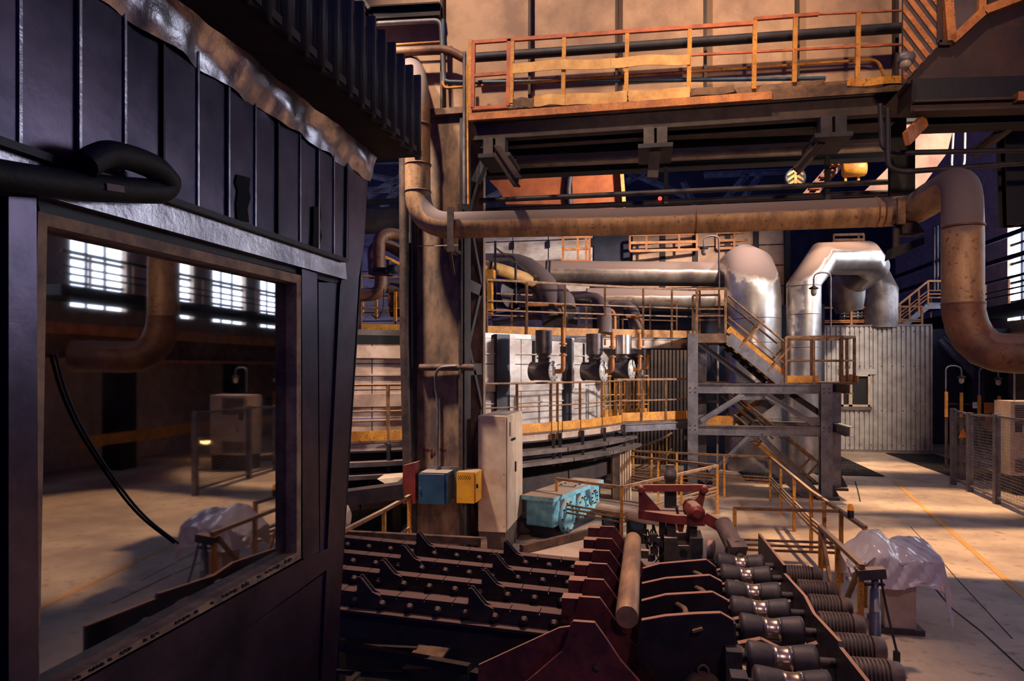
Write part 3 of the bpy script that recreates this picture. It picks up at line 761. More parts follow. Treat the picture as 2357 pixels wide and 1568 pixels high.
# lower ring platform
RL, ZL = 9.3, 1.78
lp = thing('lower_ring_platform', 'curved lower platform with yellow toe boards round the furnace', 'platform', RP(RL, 40, ZL - .1))
for a, b in ((14, 27), (27.2, 37), (37.2, 47), (47.2, 56), (56.2, 65), (65.2, 76)):
    arc('deck_plate', RW, RL, ZL - .04, ZL, a, b, 'rustdeck', lp, 4)
    arc('toe_board', RL - .02, RL, ZL, ZL + .17, a, b, 'yellow', lp, 4)
    arc('edge_channel', RL - .06, RL - .02, ZL - .17, ZL - .05, a, b, 'furnacewarm', lp, 4)
    arc('lower_flange', RL - .1, RL, ZL - .2, ZL - .175, a, b, 'furnacebeam', lp, 4)
    arc('ledge_plate', RL - .25, RL + .15, ZL - .42, ZL - .34, a, b, 'aludark', lp, 4)
    arc('ledge_plate', RL - .3, RL + .22, ZL - .62, ZL - .55, a + .6, b + .6, 'aludark', lp, 4)
aa = [18 + k * 2 for k in range(29)]
MB().tube([RP(RL - .02, a, ZL + .95) for a in aa], .02, 8).build('top_rail', 'railbrown', lp)
MB().tube([RP(RL - .02, a, ZL + .5) for a in aa], .015, 8).build('mid_rail', 'railbrown', lp)
for px_ in (893, 1190, 1268, 1283, 1335, 1385, 1430, 1447):
    a = ring_at(px_, RL - .02)
    MB().bar(RP(RL - .02, a, ZL - .2), RP(RL - .02, a, ZL + .95), .05, .05).build('post', 'railbrown', lp)
    MB().bar(RP(RL + .05, a, ZL - .7), RP(RL + .05, a, ZL - .05), .06, .06).build('hanger', 'steeldark', lp)
# upper platform
U = [(-9.5, 13.2), (-6.27, 14.55), (-3.67, 15.74), (-1.98, 16.9), (-.11, 18.09), (1.35, 18.95)]
ZU_ = 3.8
up = thing('upper_platform', 'straight upper platform with yellow toe boards above the furnace', 'platform', (U[2][0], U[2][1], ZU_))
for (ax, ay), (bx, by) in zip(U, U[1:]):
    a, b = V((ax, ay, ZU_)), V((bx, by, ZU_)); d = (b - a).normalized(); nrm = V((-d.y, d.x, 0))
    MB().prism([a, b, b + nrm * 1.1, a + nrm * 1.1], (0, 0, -.04)).build('deck_plate', 'rustdeck', up)
    MB().ibeam(a + V((0, 0, -.14)), b + V((0, 0, -.14)), .12, .24, .025).build('edge_beam', 'furnacewarm', up)
    MB().bar(a + V((0, 0, -.28)), b + V((0, 0, -.28)), .26, .035).build('lower_flange', 'furnacebeam', up)
    MB().bar(a + V((0, -.02, .0)), b + V((0, -.02, .0)), .16, .03).build('upper_flange', 'furnacebeam', up)
railing('', '', [(x, y, ZU_) for x, y in U], 1.28, (.62, .45), 1.08, .026, toe=.2, par=up, up=.2)
inner = [(x - .55, y + .95, ZU_) for x, y in U[1:]]
railing('', '', inner, 1.1, (.5,), 1.1, .022, par=up)

lk = thing('link_platform', 'short platform with yellow toe board joining ring platform to stair tower', 'platform', PZ(1510, 975, ZL))
a_, b_ = RP(RL - .1, 71, ZL), V((1.0, 17.5, ZL)); d_ = (b_ - a_).normalized(); n_ = V((-d_.y, d_.x, 0))
MB().prism([a_, b_, b_ + n_ * 1.3, a_ + n_ * 1.3], (0, 0, -.05)).build('deck_plate', 'rustdeck', lk)
MB().ibeam(a_ - ZU * .14, b_ - ZU * .14, .1, .18, .02).build('edge_beam', 'steel', lk)
railing('', '', [a_, b_], .98, (.5,), .85, .024, toe=.2, par=lk)
railing('', '', [a_ + n_ * 1.3, b_ + n_ * 1.3 - d_ * .2], 1.05, (.55, .3), .16, .02, 'yellow', 'yellow', toe=.2, par=lk)
for q in (a_, b_ - d_ * .1): MB().bar(V((q.x, q.y + .3, 0)), V((q.x, q.y + .3, ZL - .05)), .08, .08).build('leg', 'steeldark', lk)
rw = thing('ribbed_wall', 'brown ribbed metal wall between the furnace and stair tower', 'wall cladding', PT(1530, 1010, 22))
xa_, xb_ = PY(1440, 900, 22.3).x, PY(1600, 900, 22.3).x
nr_ = int((xb_ - xa_) / .11)
for k in range(nr_): 
    x = xa_ + (xb_ - xa_) * k / nr_
    MB().box(x, x + .06, 22.25, 22.3, 0, 3.9).build('rib', 'girderdark', rw)
MB().box(xa_, xb_, 22.3, 22.36, 0, 3.9).build('sheet', 'girderdark', rw)
# ------------------------------------------------------------------ burners hanging on the furnace wall
for k, (px_, t, yy, s, lab) in enumerate(((1262, 13.6, 855, 1.0, 'nearest dark round burner with white flange on the furnace wall'), (1378, 15.2, 855, 1.0, 'second dark burner along the furnace wall beside a yellow gas pipe'),
                                         (1444, 16.6, 851, .95, 'third burner along the white furnace wall with bright duct'), (1466, 18.0, 848, .9, 'farthest burner partly hidden at the end of furnace wall'))):
    c = PT(px_, yy, t)
    b = thing('gas_burner', lab, 'burner', c, 'burners on the furnace wall')
    ax = V((.92, -.3, 0)).normalized(); rad = 21 / F * t * s
    MB().lathe(c, ax, [(-.36 * s, rad * 1.06), (-.34 * s, rad * 1.06), (-.33 * s, rad), (.1 * s, rad), (.1 * s, rad)], 24).build('body', 'burner', b)
    MB().lathe(c + ax * .1 * s, ax, [(0, rad * 1.15), (.03, rad * 1.15), (.03, rad * .5), (.06, rad * .45)], 24).build('flange', 'white', b)
    for q in range(8):
        th = q * math.pi / 4; e1 = ax.cross(ZU); e2 = ZU
        MB().lathe(c + ax * (.13 * s) + (e1 * math.cos(th) + e2 * math.sin(th)) * rad * .95, ax, [(0, .012), (.015, .012)], 6).build('bolt', 'steel', b)
    top = c - ax * .1 * s
    MB().lathe(top + ZU * rad * .7, ZU, [(0, rad * .62), (.12, rad * .62), (.12, rad * .78), (.15, rad * .78), (.15, rad * .62), (.2, rad * .62), (.2, rad * .78), (.23, rad * .78)], 20).build('neck', 'burner', b)
    MB().lathe(top + ZU * (rad * .7 + .23), ZU, [(0, rad * .92), (.45, rad * .92)], 20).build('air_duct', 'alu' if k > 1 else 'burner', b)
    g0 = c + ax * .14 * s
    MB().tube([g0, g0 + ax * .18 * s, g0 + ax * .18 * s + ZU * .85], .045 * s, 12, .1).build('gas_pipe', 'orange', b)
    for zz in (.3, .52): MB().lathe(g0 + ax * .18 * s + ZU * zz, ZU, [(0, .075), (.03, .075)], 12).build('pipe_flange', 'orange', b)
    MB().box(g0.x + ax.x * .18 - .05, g0.x + ax.x * .18 + .07, g0.y - .12, g0.y - .03, g0.z + .36, g0.z + .48).build('valve', 'steeldark', b)

# ------------------------------------------------------------------ pipework above the furnace
def pt(pts, t): return [PT(*p[:2], p[2] if len(p) > 2 else t) for p in pts]
def duct(label, pts, r, matn, t=18, bend=.3, n=24, rings=(), name='insulated_duct', seg=2, cat='duct', group='ducts above the furnace'):
    P = pt(pts, t)
    d = thing(name, label, cat, P[0], group)
    MB().tube(P, r, n, bend, seg=seg).build('duct_run', matn, d)
    rr = r[0] if isinstance(r, list) else r
    for i, u in rings:
        a, b = P[i], P[i+1]
        MB().lathe(a.lerp(b, u), (b - a), [(-.03, rr + .002), (-.02, rr + .03), (.02, rr + .03), (.03, rr + .002)], n).build('collar', 'steeldark', d)
    return d
duct('long horizontal insulated duct running behind the upper platform', [(1220, 628, 23), (1690, 632, 22.5)], .4, 'aludark', rings=((0, .085), (0, .1)), bend=0)
d0 = duct('second long insulated duct low behind the upper railing', [(1350, 690, 21.5), (1640, 690, 21.5)], .36, 'aludark', bend=0)
for px_ in (1420, 1600):
    q = PT(px_, 690, 21.5); MB().bar(V((q.x, q.y, 0)), q, .14, .14).build('support_leg', 'steeldark', d0)
duct('brown insulated duct bending down behind the upper railing left', [(1095, 612, 19), (1205, 610, 18.6), (1265, 668, 18), (1278, 742, 17.5)], .33, 'aludark', bend=.5, seg=3)
duct('pale insulated duct elbow in the middle behind upper railing', [(1200, 690, 18.5), (1292, 672, 18), (1300, 720, 17.5)], .3, 'alu', bend=.5)
duct('small insulated duct elbow above the second burner', [(1300, 690, 18.4), (1372, 688, 18.0), (1392, 712, 17.6), (1392, 770, 17.4)], .19, 'aludark', bend=.3)
duct('small insulated duct elbow above the third burner', [(1390, 708, 19), (1446, 706, 18.6), (1463, 730, 18.2), (1463, 772, 18)], .18, 'aludark', bend=.3)
duct('cream gas pipe sloping down behind the upper railing', [(1105, 612, 17.5), (1155, 622, 17.5), (1232, 650, 18)], .16, 'yellowpale', bend=.2, rings=((0, .5),), n=18)
duct('dark round drum lying behind the upper railing', [(1150, 672, 18.6), (1182, 672, 18.2)], .45, 'burner', bend=0)
duct('grey insulated duct lying along the platform behind the railing', [(1135, 738, 18.6), (1230, 720, 18.4), (1330, 735, 18.4)], .17, 'alu', bend=.3)
for k, (q, lab) in enumerate((([(1215, 702), (1292, 702), (1297, 716), (1297, 775)], 'bent yellow gas pipe behind railing above the nearest burner'), ([(1360, 714), (1410, 714), (1415, 728), (1415, 775)], 'bent yellow gas pipe behind railing above the second burner'),
           ([(1440, 730), (1474, 732), (1477, 742), (1477, 775)], 'bent yellow gas pipe behind railing above the third burner'))):
    MB().tube(pt(q, 17.2 + .4 * k), .045, 10, .12).build('gas_pipe', 'orange', label=lab, cat='pipe', group='yellow gas pipes')
yf = thing('yellow_post', 'stout yellow post beside the column on the upper platform', 'post', PT(1124, 725, 16.4))
MB().bar(PT(1124, 625, 16.4), PT(1124, 725, 16.4), .2, .2).build('shaft', 'yellow', yf)
MB().bar(PT(1124, 622, 16.4), PT(1124, 642, 16.4), .3, .24).build('head', 'yellow', yf)
gy = thing('black_handrail', 'black handrail with slanting bar above the upper platform', 'handrail', PT(1140, 700, 17))
MB().bar(PT(1140, 555, 17), PT(1140, 720, 17), .05, .05).build('post', 'steeldark', gy)
MB().tube(pt([(1135, 590), (1180, 590), (1187, 600), (1187, 700)], 17), .03, 8, .1).build('hoop', 'steeldark', gy)
MB().bar(PT(1142, 572, 17), PT(1242, 646, 17), .05, .04).build('slanting_rail', 'conduit', gy)
MB().bar(PT(1228, 642, 16.9), PT(1242, 642, 16.9), .12, .08).build('foot_block', 'black', gy)
# left group over the furnace
duct('brown return bend pipe standing left of the column', [(1010, 580, 15.6), (900, 536, 15.2), (872, 545, 15), (872, 618, 15)], .135, 'pipered', bend=.45, seg=6, n=18, name='gas_main')
duct('second brown return bend pipe behind the first one', [(1010, 630, 16.2), (885, 560, 15.9), (858, 570, 15.7), (862, 640, 15.7)], .13, 'pipered', bend=.4, seg=6, n=18, name='gas_main')
duct('bent brown pipe below the valve left of column', [(878, 632, 15), (876, 676, 15), (800, 682, 15)], .14, 'pipered', bend=.35, seg=6, n=18, name='gas_main')
duct('yellow thin gas pipe sloping beside the return bends', [(885, 592, 15.4), (960, 628, 15.8)], .045, 'yellow', bend=0, n=10, name='gas_main')
vv = thing('gate_valve', 'dark flanged valve with small motor above left railing', 'valve', PT(880, 634, 14.9))
for dz in (0, .09): MB().lathe(PT(880, 634, 14.9) + ZU * dz, ZU, [(0, .24), (.05, .24)], 20).build('flange', 'steeldark', vv)
MB().lathe(PT(888, 622, 14.7), (1, 0, .1), [(0, .06), (.12, .06), (.12, .1), (.26, .1), (.26, .05)], 14).build('actuator', 'steeldark', vv)
MB().lathe(PT(895, 618, 14.7), ZU, [(0, .04), (.18, .05)], 10).build('stem', 'steeldark', vv)
duct('short pale horizontal duct behind the left railing', [(885, 660, 16.5), (930, 657, 16.5)], .16, 'alu', bend=0, n=18)
dm = duct('brown drum standing on end behind left railing', [(900, 690, 16), (925, 690, 16)], .4, 'pipered', bend=0)
for k, (px_, a, b) in enumerate(((910, 672, 740), (834, 695, 720), (866, 685, 735), (952, 645, 735))):
    MB().bar(PT(px_, a, 15.6), PT(px_, b, 15.6), .06 if k < 3 else .12, .06).build('yellow_prop', 'yellow', label='yellow upright %s left of the column' % ('beside the brown drum', 'nearest the cabin corner', 'under the brown pipe bend', 'close behind the dark conduit,')[k], cat='prop')
m = MB().tube(pt([(884, 665), (882, 715), (870, 735), (855, 725)], 14.8), .014, 8, .2).build('loose_cable', 'rubber', label='loose black cable looping behind the left railing', cat='cable')
# pale hood wall far behind
hw = thing('hood_wall', 'pale horizontal clad hood wall behind the long duct', 'wall cladding', PT(1200, 600, 25))
YH = 25.0
xs_ = [PY(p, 600, YH).x for p in (760, 960, 1080, 1180, 1262, 1365)]
for a, b in zip(xs_, xs_[1:]):
    for r_ in range(5):
        z0 = 3.9 + r_ * .95
        MB().box(a + .02, b - .02, YH, YH + .05, z0, z0 + .91).build('cladding_board', 'furnace', hw)
    for r_ in range(4): MB().box(b - .06, b + .06, YH - .08, YH, 5.0 + r_ * .8, 5.25 + r_ * .8).build('clip', 'black', hw)
xs_ = [PY(p, 600, YH + .5).x for p in (1450, 1525, 1600, 1675, 1740, 1812)]
ow = thing('warm_lit_wall', 'clad wall tinted tan for orange light behind the yellow gallery rails', 'wall cladding', PT(1630, 620, 26))
for a, b in zip(xs_, xs_[1:]):
    for r_ in range(5):
        z0 = 5.2 + r_ * .72
        MB().box(a + .1, b - .1, YH + .5, YH + .56, z0, z0 + .68).build('cladding_board', 'girder', ow)  # tan boards carry the orange light in their colour
    MB().box(b - .09, b + .09, YH + .45, YH + .55, 5.2, 8.8).build('stile', 'beamdark', ow)
dk = MB().box(PY(1366, 600, YH).x, PY(1449, 600, YH).x, YH + .25, YH + .35, 3.9, 8.8).build('dark_bay', 'navy', label='dark recessed bay between pale and tan walls', cat='wall cladding')
MB().box(PY(1300, 600, YH).x, PY(1900, 600, YH).x, YH + .1, YH + .2, 0, 5.2).build('low_dark_wall', 'navy', label='dark low wall behind the ducts and upper platform', cat='wall cladding')
# yellow galleries on those walls
def gallery(label, x0, y0, x1, y1, t, posts, mid=True):
    g_ = thing('wall_gallery', label, 'gallery', PT((x0+x1)/2, y1, t), 'yellow galleries')
    for (a, b, c, d) in ((x0, y0, x1, y0 - 8 * (x1-x0)/380), (x0, y1, x1, y1 - 8 * (x1-x0)/380)) + (((x0, (y0+y1)/2, x1, (y0+y1)/2 - 8*(x1-x0)/380),) if mid else ()):
        MB().bar(PT(a, b, t), PT(c, d, t), .07, .09).build('rail', 'orange', g_)
    for p in posts: MB().bar(PT(p, y0 - 8*(p-x0)/380, t), PT(p, y1 - 8*(p-x0)/380, t), .07, .07).build('post', 'orange', g_)
gallery('yellow railed gallery left part below the big pipe', 1450, 541, 1606, 578, 24.4, (1450, 1488, 1563, 1604))
gallery('yellow railed gallery right part below the big pipe', 1650, 536, 1812, 572, 24.4, (1650, 1690, 1767, 1812))
gallery('small orange ladder cage below the big pipe', 1295, 545, 1358, 602, 23.6, (1296, 1330, 1349, 1357))
gallery('small brown frame above the inverted duct', 1918, 541, 1988, 565, 26.5, (1919, 1976, 1988))
gallery('pale far gallery seen above the return bends', 828, 533, 960, 552, 27, (855, 935))

# ------------------------------------------------------------------ insulated stacks on the right
d1 = duct('fat silver insulated stack bending back to the long duct', [(1733, 1085, 20.8), (1733, 800, 20.8), (1733, 690, 20.8), (1731, 650, 20.9), (1724, 622, 21.2), (1712, 612, 21.6), (1694, 616, 22.2), (1672, 628, 22.6)], [.8, .8, .8, .79, .74, .66, .56, .46], 'alu', bend=.0, n=36, name='insulated_stack', group='silver stacks')
for yy in (735, 790, 960): MB().lathe(PT(1733, yy, 20.8), ZU, [(-.01, .801), (-.006, .81), (.006, .81), (.01, .801)], 36).build('seam_band', 'aludark', d1)
d2 = duct('slim silver stack turning over in an inverted U', [(1850, 1090, 20.4), (1850, 655, 20.4), (1893, 596, 20.6), (1990, 594, 21.2), (2008, 612, 22.4), (1950, 650, 23.6)], [.48, .48, .5, .52, .52, .55], 'alu', bend=.0, n=32, name='insulated_stack', group='silver stacks')
for yy in (660, 725, 800, 960): MB().lathe(PT(1850, yy, 20.4), ZU, [(-.01, .481), (-.006, .49), (.006, .49), (.01, .481)], 32).build('seam_band', 'aludark', d2)
duct('tapering grey stack below the inverted U duct', [(1948, 640, 23.6), (1950, 690, 23.6), (1955, 718, 23.6)], [.62, .55, .42], 'aludark', bend=0, n=28, name='insulated_stack', group='silver stacks')
duct('far grey stack with rounded elbow beside the corrugated cabin roof', [(2026, 755, 25.5), (2026, 670, 25.5), (2008, 628, 25.6), (1960, 622, 26)], [.6, .6, .58, .55], 'aludark', bend=.0, n=28, name='insulated_stack', group='silver stacks')
fv = thing('flanged_valve', 'grey bolted valve on top of the corrugated cabin', 'valve', V((PY(1960, 752, 27.9).x, 27.9, 4.6)))
MB().lathe(V((PY(1960, 752, 27.9).x, 27.9, 4.6)), ZU, [(0, .25), (.3, .25), (.3, .42), (.36, .42), (.36, .36), (.42, .36), (.42, .42), (.48, .42), (.48, .2), (.7, .2)], 20).build('body', 'aludark', fv)
for q in range(10):
    th = q * math.pi / 5
    MB().lathe(V((PY(1960, 752, 27.9).x, 27.9, 4.6)) + V((math.cos(th) * .38, math.sin(th) * .38, .28)), ZU, [(0, .03), (.24, .03)], 6).build('stud', 'white', fv)

# ------------------------------------------------------------------ corrugated cabin house
YHs = 27.2
hx0, hx1 = PY(1800, 900, YHs).x, PY(2142, 900, YHs).x
zt = 4.55
hs = thing('corrugated_cabin', 'silver corrugated metal cabin with small window', 'building', ((hx0+hx1)/2, YHs + 1.5, 0))
wx0, wx1 = PY(1936, 900, YHs).x, PY(2002, 900, YHs).x
wz0, wz1 = PY(1970, 936, YHs).z, PY(1970, 862, YHs).z
def corr(x0, x1, z0, z1):
    m = MB(); n = max(1, round((x1 - x0) / .15)); w = (x1 - x0) / n
    pr = []
    for i in range(n):
        a = x0 + i * w
        pr += [(a, 0), (a + .62 * w, 0), (a + .68 * w, .06), (a + .94 * w, .06)]
    pr.append((x1, 0))
    for (xa, da), (xb, db) in zip(pr, pr[1:]):
        m.add([(xa, YHs + da, z0), (xb, YHs + db, z0), (xb, YHs + db, z1), (xa, YHs + da, z1)], [(0,1,2,3)])
    m.box(x0, x1, YHs + .07, YHs + .09, z0, z1)
    return m
n = 8; w = (hx1 - hx0) / n
segs = []
for i in range(n):
    a, b = hx0 + i * w, hx0 + (i + 1) * w
    if b <= wx0 or a >= wx1: segs.append((a, b, .08, zt))
    else:
        if a < wx0: segs.append((a, wx0, .08, zt)); a = wx0
        if b > wx1: segs.append((wx1, b, .08, zt)); b = wx1
        segs += [(a, b, .08, wz0), (a, b, wz1, zt)]
for s_ in segs:
    if s_[1] - s_[0] > .02: corr(*s_).build('corrugated_sheet', 'galv', hs)
MB().box(hx0, hx1 + .04, YHs - .03, YHs + 3, zt, zt + .06).build('roof', 'aludark', hs)
MB().box(hx1 - .0, hx1 + .05, YHs - .03, YHs + 3, 0, zt).build('corner_trim', 'galv', hs)
MB().box(hx0, hx1, YHs - .02, YHs + .05, 0, .08).build('sill', 'aludark', hs)
MB().box(hx0, hx1, YHs + .2, YHs + 3, 0, zt).build('inner_box', 'black', hs)
wn = MB()
for a, b, c, d in ((wx0, wx1, wz1 - .07, wz1), (wx0, wx1, wz0, wz0 + .07), (wx0, wx0 + .07, wz0, wz1), (wx1 - .07, wx1, wz0, wz1)): wn.box(a, b, YHs - .05, YHs + .1, c, d)
xm_ = wx0 + (wx1 - wx0) * .32
wn.box(xm_ - .06, xm_ + .06, YHs - .05, YHs + .1, wz0, wz1)
wn = wn.build('window', 'cream', hs)
for a, b in ((wx0 + .07, xm_ - .06), (xm_ + .06, wx1 - .07)): MB().box(a, b, YHs + .06, YHs + .08, wz0 + .07, wz1 - .07).build('pane', 'black', wn)
MB().box(wx0 - .1, wx1 + .2, YHs - .05, YHs, wz1, wz1 + .2).build('window_head', 'galv', hs); MB().box(wx0 - .05, wx1 + .05, YHs - .1, YHs, wz0 - .12, wz0).build('window_sill', 'aludark', hs)
for i in range(14):
    for zz in (.25, 1.5, 3.1, 4.35):
        xx = hx0 + (hx1 - hx0) * (i + .5) / 14
        if not (wx0 - .1 < xx < wx1 + .1 and wz0 - .2 < zz < wz1 + .2): MB().lathe((xx, YHs, zz), (0, -1, 0), [(0, .025), (.015, .02)], 6).build('screw', 'plinth', hs)
railing('roof_railing', 'yellow pipe railing on the corrugated cabin roof', [(PY(1880, 750, YHs + .3).x, YHs + .3, zt + .06), (PY(2122, 750, YHs + .3).x, YHs + .3, zt + .06)], .66, (.28, .18), 1.1, .035, 'orange', 'orange')
# far stair beyond the cabin
fs = thing('far_stair', 'yellow railed stair climbing behind the corrugated cabin', 'stairs', PT(2070, 740, 29))
for o_ in (0, 1.3):
    top = pt([(2050, 716), (2136, 647), (2182, 647)], 29 + o_)
    MB().bars(top, .08, .08).build('handrail', 'orange', fs)
    for k in range(5): MB().bar(top[0].lerp(top[1], k / 4), top[0].lerp(top[1], k / 4) - ZU * 1.0, .07, .07).build('post', 'orange', fs)
    MB().bar(top[2], top[2] - ZU, .07, .07).build('post', 'orange', fs)
    for q in (.4, .55, .7): MB().bars([p - ZU * q for p in top], .03, .03).build('mid_rail', 'orange', fs)
    MB().bars([p - ZU * 1.05 for p in top], .06, .22).build('stringer', 'steel', fs)
for k in range(9):
    p = PT(2050, 716, 29).lerp(PT(2136, 647, 29), k / 8) - ZU * 1.0
    MB().box(p.x - .15, p.x + .15, p.y, p.y + 1.3, p.z - .02, p.z + .02).build('tread', 'steel', fs)

# ------------------------------------------------------------------ stair tower
TY = 17.2
tx0, tx1 = PY(1594, 1000, TY).x, PY(1900, 1000, TY).x
tw = thing('stair_tower', 'grey bolted steel stair tower with yellow zigzag flights', 'stair tower', ((tx0+tx1)/2, TY, 0))
def tpt(px_, py_, y=TY): return PY(px_, py_, y)
zL1 = tpt(1740, 884).z; zL0 = tpt(1740, 981).z; zL2 = tpt(1640, 768).z
bx_ = tpt(1922, 1000, 18.6).x
for x, y, zt_, w in ((tx0, TY, zL2 + .0, .24), (tx1, TY, zL1 + .02, .25), (bx_, 18.6, zL1 + .0, .22), (tx0 + .35, 19.0, zL2, .2)):
    MB().ibeam((x, y, 0), (x, y, zt_), w, w, .02, V((0, 1, 0))).build('column', 'steel', tw)
    MB().box(x - .25, x + .25, y - .25, y + .25, 0, .06).build('base_plate', 'steeldark', tw)
    MB().prism([(x + .1, y, .06), (x + .3, y, .06), (x + .1, y, .45)], (0, .02, 0)).build('gusset', 'steeldark', tw)
    for zz in (zL1 - .2, zL0 - .1):
        for dx in (-.06, .06):
            for dz in (0, .1): MB().lathe((x + dx, y - w / 2, zz + dz), (0, -1, 0), [(0, .016), (.012, .014)], 6).build('bolt', 'steeldark', tw)
for zz in (zL1 - .11, zL0 - .11):
    for y in (TY, 18.7): MB().ibeam((tx0 + .12, y, zz), (tx1 - .1 if y == TY else bx_, y, zz), .16, .23, .018).build('cross_beam', 'steel', tw)
    MB().ibeam((bx_, TY + .1, zz), (bx_, 18.6, zz), .16, .23, .018).build('side_beam', 'galv', tw)
gxm = (tpt(1740, 900).x)
def gus(px0, px1, py0, py1): MB().prism([tpt(px0, py0), tpt(px1, py0), tpt(px1, py1), tpt(px0, py1)], (0, .02, 0)).build('gusset_plate', 'steel', tw)
gus(1700, 1780, 903, 921); gus(1712, 1766, 998, 1015)
def diag(a, b, y=TY - .04, matn='steel', w=.1, h=.13): MB().ibeam(tpt(*a, y), tpt(*b, y), w, h, .015).build('diagonal_brace', matn, tw)
diag((1712, 908), (1613, 970)); diag((1763, 910), (1875, 976)); diag((1726, 1003), (1618, 1110)); diag((1750, 1003), (1905, 1160))
diag((1820, 907), (1888, 952), TY + .6, 'steeldark'); diag((1654, 786), (1762, 880), TY + .9, 'steeldark'); diag((1600, 783), (1735, 884), TY + .05, 'steeldark')
gus(1598, 1626, 955, 978); gus(1860, 1888, 960, 980)
MB().bar(tpt(1623, 785, 19), tpt(1623, 1130, 19), .06, .06).build('rod', 'galv', tw); MB().bar(tpt(1653, 780, 18.8), tpt(1651, 1070, 18.8), .05, .05).build('rod', 'galv', tw)
MB().bar(tpt(1628, 790, 19), tpt(1650, 880, 19), .04, .04).build('rod', 'steeldark', tw)
# landings
MB().box(tx0, tpt(1672, 775).x, TY - .02, TY + 1.6, zL2 - .22, zL2).build('upper_landing', 'rustdeck', tw)
MB().box(tpt(1795, 880).x, bx_ + .15, TY - .02, TY + 1.6, zL1 - .0, zL1 + .04).build('middle_landing', 'rustdeck', tw)
MB().box(tx0 + .1, tpt(1690, 980).x, TY + .2, TY + 1.6, zL0, zL0 + .04).build('lower_landing', 'rustdeck', tw)
MB().box(tx0 + .1, tpt(1690, 980).x, TY + .18, TY + .2, zL0, zL0 + .22).build('toe_board', 'yellow', tw)
MB().box(tpt(1812, 880).x, tpt(1884, 880).x, TY - .03, TY - .01, zL1 + .03, zL1 + .2).build('toe_board', 'yellow', tw)
MB().box(bx_ + .14, bx_ + .16, TY, TY + 1.6, zL1 + .03, zL1 + .2).build('toe_board', 'yellow', tw)
def flight(p, q, wid, sgn=1, n=7, rails=True, nm='flight'):
    # p upper end, q lower end of the near stringer; wid goes away from the camera
    f = MB().bar(p, q, .03, .26).build('stringer', 'steel', tw)
    MB().bar(p + V((0, wid, 0)), q + V((0, wid, 0)), .03, .26).build('stringer', 'yellow', tw)
    MB().bar(p + V((0, .03, .2)), q + V((0, .03, .2)), .02, .16).build('toe_board', 'yellow', tw)
    for k in range(n):
        c = p.lerp(q, (k + .5) / n)
        MB().box(c.x - .13, c.x + .13, c.y + .03, c.y + wid - .03, c.z, c.z + .03).build('tread', 'steeldark', tw)
    if rails:
        for o_ in (0, wid):
            a, b = p + V((0, o_, .98)), q + V((0, o_, .98))
            MB().tube([a, b], .025, 8).build('handrail', 'railbrown', tw)
            MB().bar(a - ZU * .5, b - ZU * .5, .03, .03).build('mid_rail', 'railbrown', tw)
            d = (q - p).normalized(); nrm = V((-d.z, 0, d.x)); nrm = nrm if nrm.z > 0 else -nrm
            for u in (.22, .72):
                c = p.lerp(q, u) + V((0, o_, 0))
                e = c + nrm * .82
                MB().bar(c, e, .05, .045).build('post', 'railbrown', tw)
flight(tpt(1676, 776), tpt(1806, 884), .95)
flight(tpt(1800, 905, TY + 1.0), tpt(1708, 972, TY + 1.0), .8, rails=False)
for o_ in (0, .35): MB().tube([tpt(1660 + 60 * o_, 912, TY + .9), tpt(1780 + 60 * o_, 1010, TY + .9)], .022, 8).build('handrail', 'railbrown', tw)
flight(tpt(1690, 1000, TY + .15), tpt(1893, 1168, TY + .15), .9, n=9)
# landing railings
def trail(base, h, levels=(.5,), sp=.9): railing('', '', base, h, levels, sp, .028, par=tw)
trail([(tx0 + .1, TY, zL2), tuple(tpt(1670, 768))], 1.07, (.55, .4), .75)
trail([(tx0 + .1, TY + 1.5, zL2), (tpt(1670, 768).x, TY + 1.5, zL2)], 1.07, (.55, .4), .75)
trail([tuple(tpt(1809, 884)), (bx_ - .2, TY, zL1), (bx_ + .15, TY + .3, zL1), (bx_ + .15, TY + 1.5, zL1), (tpt(1830, 880).x, TY + 1.5, zL1)], 1.1, (.5,), .8)
trail([(tx0 + .2, TY + 1.5, zL0), (tpt(1690, 980).x, TY + 1.5, zL0)], 1.0)
# gooseneck lamps on the tower
def gooseneck(label, x, ybot, ytop, lx, ly, t, group='gooseneck lamps'):
    g_ = thing('gooseneck_lamp', label, 'lamp', PT(x, ybot, t), group)
    a, b = PT(x, ybot, t), PT(x, ytop + 14, t)
    top = PT((x + lx) / 2, ytop - 14, t)
    l_ = PT(lx, ly - 14, t)
    MB().tube([a, b, PT(x, ytop - 10, t), top, PT(lx, ytop - 8, t), l_], .022, 8, .25, seg=5).build('arm', 'steel', g_)
    MB().lathe(l_, (0, 0, -1), [(0, .03), (.02, .05), (.05, .11), (.08, .115), (.09, .08)], 14).build('shade', 'steeldark', g_)
    MB().lathe(l_ - ZU * .09, (0, 0, -1), [(0, .075), (.1, .07), (.15, .05), (.17, .01)], 14).build('bulb_glass', 'bulb', g_)
gooseneck('gooseneck lamp on thin pole left of the fat stack', 1655, 765, 556, 1620, 580, 18.4)
gooseneck('gooseneck lamp in front of the slim silver stack', 1912, 778, 640, 1873, 672, 17.4)

